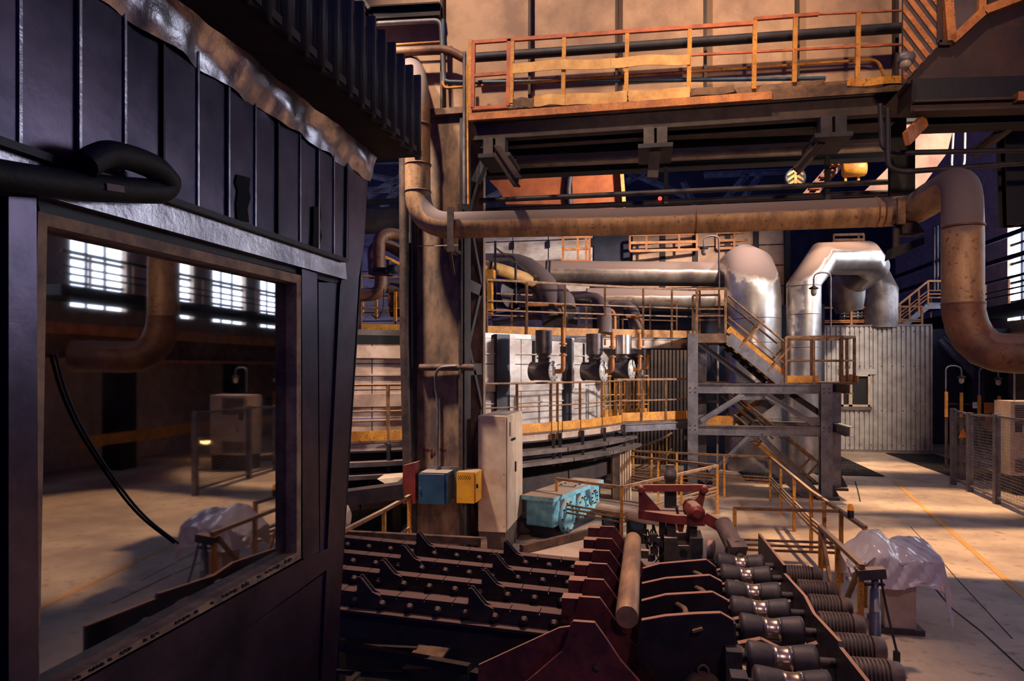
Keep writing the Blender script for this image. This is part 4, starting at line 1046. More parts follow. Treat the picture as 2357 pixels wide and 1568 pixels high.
# ------------------------------------------------------------------ mesh cage and cabinet at right
cg_ = thing('mesh_cage', 'grey mesh safety cage with steel posts at right', 'safety fence', PZ(2240, 1140, 0))
posts = [(2194, 1116, 940), (2232, 1132, 950), (2294, 1160, 953)]
B = [PZ(a, b, 0) for a, b, c in posts]
T_ = []
for (a, b, c), p in zip(posts, B):
    t_ = (p - E0).length / ray(a, b).length
    T_.append(PT(a, c, t_))
B.append(B[2] + (B[2] - B[1]) * 1.6); T_.append(B[3] + ZU * (T_[2].z))
bk = B[0] + V((2.2, 1.0, 0))
for b, t_ in zip(B, T_): MB().bar(b, t_, .12, .12).build('post', 'steel', cg_)
for i in range(3):
    a, b, c, d = B[i] + ZU * .15, B[i+1] + ZU * .15, T_[i+1] - ZU * .05, T_[i] - ZU * .05
    MB().bar(d, c, .05, .05).build('top_rail', 'steel', cg_); MB().bar(a, b, .05, .05).build('bottom_rail', 'steel', cg_)
    m = MB()
    n = int((b - a).length / .07)
    for k in range(1, n): m.bar(a.lerp(b, k / n), d.lerp(c, k / n), .006, .006)
    for k in range(1, 26): m.bar(a.lerp(d, k / 26), b.lerp(c, k / 26), .006, .006)
    m.build('wire_mesh', 'steel', cg_)
sg = PT(2213, 998, 17.2)
MB().prism([sg + V((-.1, -.1, -.1)), sg + V((.1, -.1, -.1)), sg + V((0, -.1, .14))], (0, .01, 0)).build('warning_sign', 'signorange', cg_, 'small orange warning triangle')
cx_ = PT(2326, 1090, 16.6)
cb = thing('ventilated_cabinet', 'beige ventilated cabinet at the right edge', 'cabinet', (cx_.x + .5, cx_.y + .3, .5))
zt_ = PT(2326, 924, 16.6).z; zb_ = PT(2326, 1095, 16.6).z
MB().box(cx_.x, cx_.x + 1.2, cx_.y, cx_.y + .8, zb_, zt_).build('body', 'cream', cb)
MB().box(cx_.x + .05, cx_.x + 1.2, cx_.y + .05, cx_.y + .8, 0, zb_).build('base', 'black', cb)
for k in range(9):
    MB().box(cx_.x + .1, cx_.x + .8, cx_.y - .02, cx_.y, zt_ - .12 - k * .055, zt_ - .09 - k * .055).build('louvre', 'plinth', cb)
for k in range(6):
    MB().box(cx_.x + .1, cx_.x + .8, cx_.y - .02, cx_.y, zb_ + .08 + k * .055, zb_ + .11 + k * .055).build('louvre', 'plinth', cb)
MB().box(cx_.x + .1, cx_.x + .25, cx_.y - .012, cx_.y, 1.5, 1.72).build('display', 'black', cb)
MB().tube([(cx_.x + .34, cx_.y, 1.15), (cx_.x + .28, cx_.y - .05, 1.17), (cx_.x + .28, cx_.y - .05, 1.3), (cx_.x + .34, cx_.y, 1.32)], .015, 8).build('handle', 'black', cb)
for k, (px_, y0, y1_) in enumerate(((2178, 902, 1010), (2213, 904, 1000), (2254, 910, 1030), (2300, 912, 960))):
    q = thing('yellow_marker_post', ('first', 'second', 'third', 'fourth')[k] + ' yellow marker post from the corrugated cabin in the dark', 'post', PT(px_, 1060, 21))
    MB().bar(PT(px_, y0, 21), PT(px_, 960, 21), .07, .07).build('upper_part', 'yellow', q)
    MB().bar(PT(px_, 960, 21), V((PT(px_, 960, 21).x, PT(px_, 960, 21).y, 0)), .06, .06).build('lower_part', 'conduit', q)
mr = thing('marker_rail', 'thin dark rails linking the yellow marker posts', 'rail', PT(2240, 950, 21.05))
for yy in (930, 965): MB().bar(PT(2178, yy, 21.05), PT(2330, yy + 3, 21.05), .03, .04).build('rail', 'steeldark', mr)
MB().bar(PT(2276, 927, 20.98), PT(2276, 952, 20.98), .25, .02, V((0, 1, 0))).build('notice_plate', 'signorange', label='upper orange notice plate behind the mesh cage', cat='sign')
MB().bar(PT(2276, 958, 20.98), PT(2276, 976, 20.98), .17, .02, V((0, 1, 0))).build('notice_plate', 'signorange', label='lower orange notice plate behind the mesh cage', cat='sign')
MB().bar(PT(2244, 926, 20.98), PT(2244, 940, 20.98), .12, .02, V((0, 1, 0))).build('notice_plate', 'white', label='small white notice plate behind the mesh cage', cat='sign')
gooseneck('gooseneck lamp over the first marker post in the dark', 2177, 912, 855, 2213, 878, 21, 'gooseneck lamps in the dark')
gooseneck('gooseneck lamp over the third marker post in the dark', 2254, 920, 858, 2298, 882, 21, 'gooseneck lamps in the dark')
gooseneck('gooseneck lamp standing on the ventilated cabinet', 2335, 925, 858, 2375, 880, 17, 'gooseneck lamps in the dark')
tr = thing('dark_truss', 'dark blue diagonal trusswork right of the corrugated cabin', 'truss', PT(2220, 900, 26))
MB().ibeam(PT(2165, 780, 26), PT(2252, 872, 26), .18, .25, .03).build('diagonal', 'bluetruss', tr)
MB().ibeam(PT(2215, 832, 26.1), PT(2240, 812, 26.1), .14, .2, .03).build('diagonal', 'bluetruss', tr)
MB().bar(PT(2252, 840, 26), PT(2252, 1010, 26), .3, .3).build('post', 'navy', tr)
# dark backing wall right of the cabin and gallery in front of right windows
MB().box(9.6, 13.9, 30.5, 30.7, 0, 4.6).build('dark_partition', 'navy', label='dark partition wall right of the corrugated cabin', cat='partition')
gw = thing('right_gallery', 'dark railed gallery along the right hall windows', 'gallery', (13.2, 30, 5.2))
MB().box(12.4, 13.9, 16, 40, 5.0, 5.3).build('deck', 'beamdark', gw)
for zz, ww in ((6.2, .09), (5.8, .05), (5.6, .05), (6.9, .16), (7.7, .16)):
    MB().bar((12.4, 16, zz), (12.4, 40, zz), .06, ww).build('rail', 'steeldark' if ww < .1 else 'beamdark', gw)
for k in range(14): MB().bar((12.4, 17 + k * 1.7, 5.3), (12.4, 17 + k * 1.7, 6.2), .06, .06).build('post', 'orange', gw)
for k in range(4): MB().tube([(12.3, 32.3 + k * .35, 6.4), (12.3, 32.3 + k * .35, 9.2)], .06, 8).build('riser_pipe', 'aludark', gw)
# orange crane girder and lower wall things along the right side (seen mirrored in the cabin window)
rg = thing('side_crane_girder', 'orange crane girder along the right hall wall, seen mirrored', 'girder', (12.5, 20, 4))
MB().box(12.2, 12.8, 10, 30.4, 3.95, 4.25).build('upper_flange', 'orange', rg); MB().box(12.4, 12.6, 10, 30.4, 3.3, 3.95).build('web', 'rustdeck', rg)
MB().box(12.2, 12.8, 10, 30.4, 3.2, 3.3).build('lower_flange', 'orange', rg)
for k in range(4): MB().box(12.3, 12.9, 12 + k * 6, 12.7 + k * 6, 0, 3.2).build('support', 'beamdark', rg)
MB().box(11.6, 11.8, 16, 30, .9, 1.2).build('guard_rail', 'yellow', label='yellow guard rail along the right wall, seen mirrored', cat='guard rail')
dl = thing('wall_lamp', 'glowing orange lamp on the right side, seen mirrored in glass', 'lamp', (11.4, 20.8, .6))
MB().lathe((11.4, 20.8, .5), ZU, [(0, .05), (.05, .16), (.12, .18)], 16).build('bulb_glass', 'lampglow', dl)
MB().lathe((11.4, 20.8, .63), ZU, [(0, .22), (.05, .12), (.12, .05)], 16).build('shade', 'steeldark', dl)

cbb = thing('floor_shade_beam', 'unseen overhead beam added to shade a strip of the floor', 'girder', (10, 15.3, 10))  # out of view, added to cast the dark strip on the floor
q = V((9.2, 13.4, 10.0)); e_ = V((CA, SA, 0))
MB().bar(q - e_ * 5.5, q + e_ * 3.4, .34, .5).build('box_girder', 'beamdark', cbb)
MB().bar(q - e_ * 5.5 + ZU * .28, q + e_ * 3.4 + ZU * .28, .08, .08).build('beam_top_bar', 'steeldark', cbb)
# ------------------------------------------------------------------ background above the big pipe
YB = 20.0
fcg = thing('far_crane_girder', 'far dark overhead crane girder behind the runway beams', 'girder', (0, 20.3, 9.5))
MB().box(-12, 13.98, 19.9, 20.7, 9.5, 9.56).build('bottom_flange', 'beamdark', fcg); MB().box(-12, 13.98, 20.2, 20.4, 9.56, 10.3).build('web', 'beamdark', fcg); MB().box(-12, 13.98, 19.9, 20.7, 10.3, 10.36).build('top_flange', 'beamdark', fcg)
def hang(px_, py_, Y=20.0): q = PY(px_, py_, Y); return q, V((q.x, q.y, 9.5))

def hplate(name, poly, matn, label, group=None):
    return MB().prism([PY(a, b, YB) if b > 300 else V((PY(a, b, YB).x, YB, 9.53)) for a, b in poly], (0, .15, 0)).build(name, matn, label=label, cat='plate', group=group)
hplate('rust_plate', [(1112, 400), (1112, 290), (1298, 290), (1303, 470), (1165, 470), (1150, 440)], 'rustplate', 'left rust orange plate hanging above the big pipe', 'rust plates')
hplate('rust_plate', [(1316, 290), (1426, 290), (1440, 480), (1318, 480)], 'rustplate', 'right rust orange plate hanging above the big pipe', 'rust plates')
MB().bar(V((PY(1426, 300, YB - .08).x, YB - .08, 9.5)), PY(1437, 472, YB - .08), .1, .1).build('plate_edge', 'yellowpale', label='pale edge bar along the right rust plate', cat='bar')
MB().tube([V((PY(1308, 320, YB).x, YB - .03, 9.52)), PY(1312, 400, YB), PY(1306, 440, YB), PY(1312, 475, YB)], .1, 10, .5).build('hanging_chain', 'steeldark', label='dark hanging strand between the two rust plates', cat='cable')
bt_ = thing('roof_truss', 'pale blue roof trusswork far behind the walkway', 'truss', (0, 40, 11))
for a, b in (((840, 372), (930, 372)), ((842, 404), (920, 420)), ((845, 455), (930, 405)), ((880, 480), (930, 420)), ((1440, 395), (1580, 455)), ((1440, 420), (1500, 385)), ((1100, 470), (1180, 430)), ((1570, 420), (1600, 480)), ((1620, 405), (1850, 395)),
             ((1660, 470), (1720, 400)), ((1750, 400), (1700, 470)), ((2240, 420), (2357, 380)), ((2160, 640), (2100, 700)), ((840, 440), (940, 438))):
    MB().ibeam(PT(*a, 40), PT(*b, 40), .3, .35, .05).build('truss_member', 'bluetruss', bt_)
MB().tube(pt([(830, 510), (960, 503)], 16), .3, 16).build('dark_duct', 'columndark', label='dark brown duct behind the cabin corner above return bends', cat='duct')
MB().bar(PT(835, 467, 16), PT(930, 462, 16), .1, .12).build('dark_bar', 'beamdark', label='dark bar above the dark duct beside cabin corner', cat='bar')
hk = thing('crane_hook_block', 'round yellow black striped crane hook block', 'hook block', PY(1830, 430, 20.0))
MB().lathe(PY(1830, 411, 20.0), (-.1, -1, 0), [(0, .27), (.1, .27), (.12, .24)], 24).build('sheave', 'steeldark', hk)
c = PY(1830, 411, 20.0) + V((-.012, -.13, 0))
MB().box(c.x - .035, c.x + .035, c.y - .02, c.y + .01, c.z - .25, c.z + .25).build('center_strip', 'yellow', hk)
for k in (-.22, -.08, .06):
    for sx in (1, -1):
        MB().prism([c + V((sx * .04, 0, k + .08)), c + V((sx * .2, 0, k + (.03 if True else 0) - .05)), c + V((sx * .2, 0, k + .03)), c + V((sx * .04, 0, k + .16))], (0, -.012, 0)).build('stripe', 'yellow', hk)
MB().bar(V((PY(1828, 398, 20.0).x, 20.0, 9.53)), PY(1828, 398, 20.0), .02, .02).build('rope', 'steeldark', hk)
th_ = thing('yellow_hoist', 'yellow hoist trolley hanging below the runway beams', 'hoist', PY(1960, 420, 20.0))
MB().lathe(PY(1938, 392, 20.0), (1, -.1, 0), [(0, .14), (.04, .2), (.55, .2), (.6, .14)], 18).build('drum', 'yellow', th_)
MB().bar(PY(1946, 400, 20.0), PY(1946, 424, 20.0), .06, .06).build('leg', 'yellow', th_); MB().bar(PY(1976, 400, 20.0), PY(1976, 424, 20.0), .06, .06).build('leg', 'yellow', th_)
for k in range(4): MB().tube([PY(1942 + k * 14, 385, 20.0), V((PY(1942 + k * 14, 352, 20.0).x, 20.0, 9.5))], .05, 8).build('coil', 'steel', th_)
hplate('pink_plate', [(2100, 290), (2200, 290), (2180, 352), (2130, 420), (2100, 440)], 'pinkplate', 'pinkish tan plate behind the posts near big pipe bend')
hplate('pink_plate', [(1990, 440), (2050, 380), (2050, 290), (2096, 290), (2096, 440)], 'pinkplate', 'brown sloping plate beside the yellow hoist')
ls = thing('red_stair', 'red brown stair rising behind the striped hook block', 'stairs', PY(1880, 460, 20.5))
for o_ in (0, 26): MB().bar(PY(1845 + o_, 455, 20.5), PY(1995 + o_, 285, 20.5), .08, .1).build('stringer', 'pinkplate', ls)
for k in range(11): MB().bar(PY(1850 + k * 12, 448 - k * 13.5, 20.5), PY(1875 + k * 12, 448 - k * 13.5, 20.5), .2, .05).build('tread', 'rustplate', ls)
MB().tube([V((PY(2196, 350, YB).x, YB, 9.5)), PY(2190, 385, YB), PY(2205, 402, YB), PY(2220, 380, YB), V((PY(2222, 350, YB).x, YB, 9.5))], .03, 8, .2).build('cable_loop', 'galv', label='pale hanging cable loops above the big pipe bend', cat='cable')
MB().lathe(PY(1519, 457, 12.25), (0, -1, 0), [(0, .035), (.03, .03)], 12).build('signal_light', 'redglow', label='tiny red signal light above the big pipe', cat='signal light')

# ------------------------------------------------------------------ yellow fences on the shop floor
FL = (.55, .48, .41)
def fence(label, tops, posts=None, lv=FL, h=1.0, r=.024, z0=0.):
    b = [PZ(*p, h) for p in tops]
    for p in b: p.z = z0
    pp = None
    if posts:
        pp = [PZ(*p, h) for p in posts]
        for p in pp: p.z = z0
    return railing('yellow_fence', label, b, h - z0, [(l - z0) / (h - z0) for l in lv], 1.3, r, 'yellow', 'railbrown', cat='fence', group='yellow fences', posts=pp)
fence('yellow fence cornering beside the pale blue gearbox', [(1281, 1102), (1431, 1122), (1651, 1072)], [(1281, 1102), (1431, 1122), (1568, 1091), (1651, 1072)])
fence('yellow fence behind the gearbox meeting at a corner', [(1409, 1046), (1651, 1072)], [(1409, 1046), (1515, 1057)])
fence('long yellow fence turning alongside the walkway floor', [(1455, 1038), (1580, 1044), (1773, 1053), (1867, 1131), (1992, 1216)], [(1500, 1040), (1558, 1043), (1667, 1048), (1773, 1053), (1797, 1073), (1828, 1099), (1867, 1131), (1897, 1155), (1990, 1215)])
fence('short yellow fence crossing in front of the stair foot', [(1689, 1170), (1938, 1177)], [(1691, 1170), (1936, 1177)])
f5 = fence('near yellow fence with cross braces beside the ribbed motors', [(1887, 1212), (1985, 1305)], [(1889, 1213), (1928, 1251), (1981, 1302)], lv=())
p_ = [PZ(1889, 1213, 1.0), PZ(1928, 1251, 1.0), PZ(1981, 1302, 1.0)]
for a, b in ((0, 1), (2, 1)):
    MB().bar(p_[a], V((p_[b].x, p_[b].y, .1)), .04, .05).build('brace', 'railbrown', f5)
MB().bar(V((p_[0].x, p_[0].y, .2)), V((p_[2].x, p_[2].y, .2)), .04, .05).build('bottom_rail', 'railbrown', f5)
fence('curved yellow fence at the foot of the furnace', [(1458, 1034), (1500, 1020), (1535, 1005), (1558, 989)], lv=(.5, .42))
fence('slanting yellow fence left of the column foot', [(780, 1228), (884, 1175), (946, 1140)], [(884, 1175), (942, 1142)], lv=(.5, .42, .35))
bc = thing('beacon_lamp', 'amber beacon lamp on the long yellow fence', 'lamp', PZ(1958, 1192, 1.02))
c = PZ(1958, 1192, 1.02)
MB().lathe(c, ZU, [(0, .042), (.09, .042), (.1, .036)], 14).build('base', 'black', bc)
MB().lathe(c + ZU * .1, ZU, [(0, .04), (.05, .039), (.075, .025), (.085, .004)], 14).build('dome', 'beacon', bc)

# ------------------------------------------------------------------ gearbox and shaft
gb = thing('gearbox', 'pale blue dusty gearbox behind the yellow fence', 'gearbox', PZ(1290, 1240, 0))
A0 = PZ(1250, 1236, 0); g0, g1 = PY(1258, 1240, A0.y), PY(1384, 1240, A0.y)
# body runs from near left (1258) to far right (1380)
a = PZ(1274, 1246, 0); b = PZ(1380, 1194, 0); d = (b - a).normalized(); nr = V((-d.y, d.x, 0))
def gp(u, v, z): return a + d * u + nr * v + V((0, 0, z * .8))
L_ = (b - a).length
MB().prism([gp(0, 0, .28), gp(L_, 0, .28), gp(L_, .55, .28), gp(0, .55, .28)], (0, 0, .5)).build('housing', 'gearblue', gb, bevel=.02)
MB().prism([gp(-.08, -.04, .86), gp(L_ + .12, -.04, .86), gp(L_ + .12, .6, .86), gp(-.08, .6, .86)], (0, 0, .08)).build('cover', 'gearblue', gb)
MB().prism([gp(1.1, .08, .94), gp(1.8, .08, .94), gp(1.8, .45, .94), gp(1.1, .45, .94)], (0, 0, .03)).build('inspection_lid', 'gearblue', gb)
MB().prism([gp(.1, .05, 0), gp(L_ - .1, .05, 0), gp(L_ - .1, .5, 0), gp(.1, .5, 0)], (0, 0, .3)).build('base', 'furnacebeam', gb)
for u, r_, zz in ((.5, .3, .42), (1.15, .22, .5), (1.7, .14, .64)):
    MB().lathe(gp(u, -.0, zz), -nr, [(0, r_), (.06, r_), (.06, r_ * .8), (.03, r_ * .78)], 24).build('bearing_cap', 'gearblue', gb)
    for k in range(10):
        th = k * math.pi / 5
        MB().lathe(gp(u, -.06, zz) + d * math.cos(th) * r_ * .9 + ZU * math.sin(th) * r_ * .9, -nr, [(0, .016), (.02, .016)], 6).build('bolt', 'black', gb)
for u in (.25, .95, 1.4): MB().prism([gp(u, -.005, .62), gp(u + .2, -.005, .62), gp(u + .2, -.005, .84), gp(u, -.005, .84)], tuple(nr * .004)).build('recess', 'blue', gb)
for q in range(8): MB().lathe(gp(1.16 + (q % 4) * .19, .1 + (q // 4) * .3, .97), ZU, [(0, .02), (.025, .018)], 6).build('bolt', 'black', gb)
MB().lathe(PZ(1375, 1170, .55), PZ(1450, 1185, .5) - PZ(1375, 1170, .55), [(0, .1), (1.5, .1)], 18).build('drive_shaft', 'cream', label='dusty round shaft between the gearbox and red machine', cat='shaft')
gp2 = thing('green_pump', 'small dark green pump unit behind the fence corner', 'pump', PZ(1440, 1235, 0))
for k, (px_, py_, s) in enumerate(((1405, 1215, .3), (1465, 1218, .34))):
    q = PZ(px_, py_, .25); MB().box(q.x - s/2, q.x + s/2, q.y, q.y + .4, 0, .5).build('housing', 'columndark', gp2)
    MB().lathe((q.x, q.y, .35), (0, -1, 0), [(0, .12), (.1, .12), (.12, .08)], 16).build('end_cap', 'blue', gp2)
# beams and plates between
def floorplate(name, poly, z, matn, label, cat='plate', th=.03):
    return MB().prism([PZ(a, b, z) for a, b in poly], (0, 0, -th)).build(name, matn, label=label, cat=cat)
floorplate('cover_plate', [(1195, 1262), (1290, 1232), (1372, 1240), (1340, 1290), (1200, 1275)], .55, 'cream', 'dusty cover plate beside the maroon finger plates')
MB().bar(PZ(1200, 1264, .62), PZ(1374, 1222, .62), .07, .1).build('edge_bar', 'rustdeck', label='rusty flat bar along the dusty cover plate', cat='bar')
MB().bar(PZ(790, 1229, .75), PZ(1118, 1246, .75), .09, .09).build('edge_bar', 'rustdeck', label='yellowish bar behind the rearmost skid rail', cat='bar')
MB().bar(PZ(1114, 1248, .75), PZ(1114, 1272, .75), .08, .08).build('stub_post', 'rustdeck', label='short rusty stub under the yellowish bar', cat='post')
pn = thing('ribbed_plinth', 'pale fluted metal plinth standing behind the gearbox', 'plinth', PZ(1432, 1150, 0))
p = PZ(1432, 1150, 0)
MB().box(p.x - .22, p.x + .12, p.y, p.y + .4, 0, 1.2).build('body', 'aludark', pn)
for k in range(5): MB().tube([(p.x - .04 + k * .055, p.y - .02, 0), (p.x - .04 + k * .055, p.y - .02, 1.2)], .03, 8).build('flute', 'cream', pn)
MB().box(p.x - .5, p.x + .15, p.y - .05, p.y + .45, 1.2, 1.22).build('top_plate', 'steel', pn)
st = MB().lathe(PZ(1212, 1215, .1), (1, .3, 0), [(-.2, .16), (.25, .16)], 12).build('dusty_roll', 'plinth', label='dusty round roll lying at the cabinet foot', cat='roll')
rl = thing('round_buffer', 'round dusty roll end beside the cabin corner', 'roll', PT(780, 1192, 9.2))
q = PT(780, 1192, 9.2)
MB().lathe(q, (1, .1, 0), [(0, .17), (.1, .17), (.14, .1)], 18).build('roll', 'cream', rl)
MB().box(q.x - .4, q.x + .05, q.y - .1, q.y + .1, -.02 if q.y > PITY else -1.25, q.z - .1).build('stand', 'beamrust', rl)
MB().bar(PT(780, 1148, 10.5), PT(928, 1128, 10.6), .3, .22).build('lower_beam', 'beamrust', label='thick rusty beam low behind the slanting fence', cat='beam')
MB().prism([PT(868, 1103, 10.9), PT(928, 1098, 11), PT(928, 1122, 11), PT(900, 1122, 10.9)], (0, .3, .03)).build('stone_slab', 'cream', label='broken pale slab lying left of the red box', cat='slab')

# ------------------------------------------------------------------ skid rails with dogs
Ys = [6.17, 6.75, 7.35, 7.95]
ends = [((782, 1356), (1311, 1415)), ((783, 1308), (1326, 1366)), ((783, 1270), (1337, 1326)), ((770, 1234), (1347, 1292))]
dogs = [[(830, 1330), (1085, 1356)], [(882, 1292), (1115, 1315)], [(930, 1258), (1140, 1278)], [(965, 1229), (1165, 1249)]]
names = ['nearest', 'second', 'third', 'rearmost']
for k in range(4):
    (x0, y0), (x1, y1) = ends[k]
    p, q = PY(x0, y0, Ys[k]), PY(x1, y1, Ys[k])
    d = (q - p); L_ = d.length; d.normalize(); p = p - d * .5; L_ += .5
    s_ = thing('skid_rail', names[k] + ' dark skid rail sloping from cabin to maroon plates', 'skid rail', p, 'skid rails')
    n = round(L_ / .275)
    for i in range(n):
        a, b = p + d * (L_ * i / n + .004), p + d * (L_ * (i + 1) / n - .004)
        MB().bar(a - ZU * .02 + V((0, .05, 0)), b - ZU * .02 + V((0, .05, 0)), .14, .035).build('wear_plate', 'skid', s_)
        c = (a + b) / 2 - ZU * .085 + V((0, -.03, 0))
        MB().lathe(c, (0, -1, 0), [(0, .04), (.02, .04), (.03, .026), (.06, .024)], 10).build('roller_pin', 'skid', s_)
    MB().bar(p - ZU * .09 + V((0, .02, 0)), p + d * L_ - ZU * .09 + V((0, .02, 0)), .07, .12).build('web', 'cam', s_)
    MB().bar(p - ZU * .16 + V((0, -.02, 0)), p + d * (L_ - .05) - ZU * .16 + V((0, -.02, 0)), .2, .025).build('flange', 'skid', s_)
    MB().bar(p - ZU * .29, p + d * L_ - ZU * .29, .1, .24).build('beam', 'cam', s_)
    for i, (ax_, ay_) in enumerate(dogs[k]):
        tip = PY(ax_ - 4, ay_ - 4, Ys[k]); dg = thing('pusher_dog', '%s curved pusher dog on the %s skid rail' % (('left', 'right')[i], names[k]), 'pusher dog', tip, 'pusher dogs')
        foot = tip + V((.23, 0, 0)); foot.z = p.z + (foot.x - p.x) / d.x * d.z
        hgt = tip.z - foot.z
        prof = [(0, 0), (.03, .005), (.1, -hgt * .5), (.15, -hgt * .85), (.23, -hgt - .01), (.23, -hgt - .1), (0, -hgt - .22)]
        for o_ in (-.045, .025): MB().prism([tip + V((u, o_, v)) for u, v in prof], (0, .02, 0)).build('cheek_plate', 'skid', dg)
        MB().prism([tip + V((u + .008, -.03, v - .03)) for u, v in prof], (0, .06, 0)).build('core', 'cam', dg)
# lower left scrap beams
MB().bar(PZ(770, 1484, -.1), PZ(1080, 1540, -.1), .09, .09).build('square_tube', 'beamrust', label='rusty square tube crossing the pit at bottom left', cat='beam')
MB().bar(PZ(1088, 1553, -.15), PZ(1210, 1580, -.15), .12, .1).build('square_tube', 'beamrust', label='short rusty tube at the pit bottom edge', cat='beam')
floorplate('pit_plate', [(970, 1478), (1038, 1484), (1010, 1524), (940, 1510)], -.2, 'rustdeck', 'worn light plate lying across the pit')
floorplate('pit_plate', [(925, 1540), (935, 1528), (1000, 1540)], -.25, 'rustdeck', 'small triangular plate below the square tube')
MB().bar(PZ(770, 1433, .15), PZ(1000, 1462, .15), .2, .16).build('pit_beam', 'beamrust', label='rough dark beam in the pit below the skid rails', cat='beam')
MB().bar(PZ(775, 1545, -.3), PZ(940, 1550, -.3), .06, .04).build('pit_bar', 'beamrust', label='thin bar low in the pit bottom left', cat='bar')
MB().bar(PZ(830, 1546, -.3), PZ(795, 1580, -.3), .06, .04).build('pit_bar', 'beamrust', label='short cross bar low in the pit bottom left', cat='bar')
MB().bar(PZ(825, 1488, -.2), PZ(960, 1494, -.2), .06, .04).build('pit_bar', 'beamrust', label='thin bar beside the worn plate in the pit', cat='bar')
for k in range(2): MB().tube([PZ(772, 1462 + k * 5, 0), PZ(865, 1464 + k * 4, 0)], .012, 8).build('hydraulic_line', 'steel', label='shiny hydraulic line in the pit, %s of two' % ('upper', 'lower')[k], cat='pipe')

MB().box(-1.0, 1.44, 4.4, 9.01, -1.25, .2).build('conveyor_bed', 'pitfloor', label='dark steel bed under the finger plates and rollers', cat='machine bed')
# ------------------------------------------------------------------ maroon finger plates
tops = [(1339, 1432), (1360, 1376), (1370, 1334.5), (1378, 1298.5), (1386, 1268), (1388, 1240), (1396, 1212.5)]
ordn = ['nearest', 'second', 'third', 'fourth', 'fifth', 'sixth', 'farthest']
XF = PZ(1339, 1432, 1.0)
for k, (px_, py_) in enumerate(tops):
    c = PZ(px_, py_, 1.0); Y = c.y
    f = thing('finger_plate', ordn[k] + ' maroon finger plate in the row beside the round bar', 'finger plate', (c.x, Y, 0), 'maroon finger plates')
    x = -.41
    prof = [(x - .19, .98), (x - .17, 1.0), (x, 1.0), (x + .09, .88), (x + .2, .72), (x + .36, .55), (x + .5, .44), (x + .85, .4), (x + .85, .2), (x - .22, .2), (x - .42, .32), (x - .3, .7), (x - .215, .86)]
    rear = [(x - .6, .2), (x - .58, .28), (x - .26, .78), (x - .2, .78), (x - .2, .2)]
    if k == 0:
        prof[9:12] = [(x - .95, .15), (x - .54, .49), (x - .26, .75)]
        rear = [(x - 1.0, .2), (x - .98, .52), (x - .3, .88), (x - .2, .9), (x - .2, .2)]
    MB().prism([V((a, Y, b)) for a, b in prof], (0, .045, 0)).build('plate', 'maroon', f)
    MB().prism([V((a, Y + .16, b)) for a, b in rear], (0, .03, 0)).build('rear_plate', 'maroon', f)
    if k: MB().box(x - .34, x - .17, Y + .05, Y + .2, .74, .965).build('spacer_box', 'maroon', f)
    MB().lathe((x + .02, Y, .66), (0, -1, 0), [(0, .03), (.02, .03)], 12).build('pin', 'rustdeck', f)
br = thing('round_bar', 'long brown round steel bar resting on the maroon plates', 'steel bar', PT(1443, 1421, 5.93))
p, q = PT(1443, 1421, 5.93), PT(1457, 1243, 8.6)
ax = (q - p).normalized()
MB().lathe(p, ax, [(0, .097), (.006, .1), ((q-p).length - .01, .1), ((q-p).length, .097)], 32).build('bar', 'billet', br)
MB().lathe(p, -ax, [(0, .097), (.003, .096)], 32).build('cut_end', 'billet', br)
# dark cam plates on the right
camtop = [[(1477, 1431), (1533, 1421), (1600, 1416), (1659, 1414), (1688, 1431)], [(1477, 1386), (1533, 1372), (1640, 1366), (1675, 1385)], [(1478, 1346), (1533, 1334), (1634, 1327), (1662, 1342)], [(1480, 1311), (1520, 1300), (1626, 1291), (1648, 1308)]]
for k, poly in enumerate(camtop):
    zc = .93
    Y = PZ(*poly[1], zc).y
    P = [PY(a, b, Y) for a, b in poly]
    f = thing('cam_plate', ordn[k] + ' dark rounded cam plate between round bar and rollers', 'cam plate', (P[1].x, Y, 0), 'dark cam plates')
    lo = [V((P[-1].x + .02, Y, .72)), V((P[-1].x, Y, .4)), V((P[-1].x - .2, Y, .3)), V((P[1].x, Y, .3)), V((P[0].x - .05, Y, .6))]
    MB().prism(P + lo, (0, .05, 0)).build('plate', 'cam', f)
    m = MB()
    for a, b in zip(P, P[1:]): m.bar(a + V((0, .025, .003)), b + V((0, .025, .003)), .056, .012)
    m.build('top_edge', 'maroon', f)
    if k == 0:
        MB().bar(PY(1594, 1452, Y - .03), PY(1617, 1446, Y - .03), .06, .02).build('lug', 'rustdeck', f)
        MB().box(P[1].x, P[3].x + .05, Y - .22, Y, .3, .36).build('foot_plate', 'rustdeck', f)
        for xx in (P[1].x + .08, P[3].x): MB().lathe((xx, Y - .12, .36), ZU, [(0, .03), (.03, .03), (.035, .015), (.05, .012)], 6).build('bolt', 'rustdeck', f)
    if k < 3:
        Y2 = Y + .5
        MB().tube([V((P[2].x - (.0 if k else .1), Y + .05, .84)), V((P[2].x - .05, Y + .3, .9)), V((P[2].x - .12, Y + .55, .86))], .025, 8, .1).build('link_rod', 'rustdeck', f)
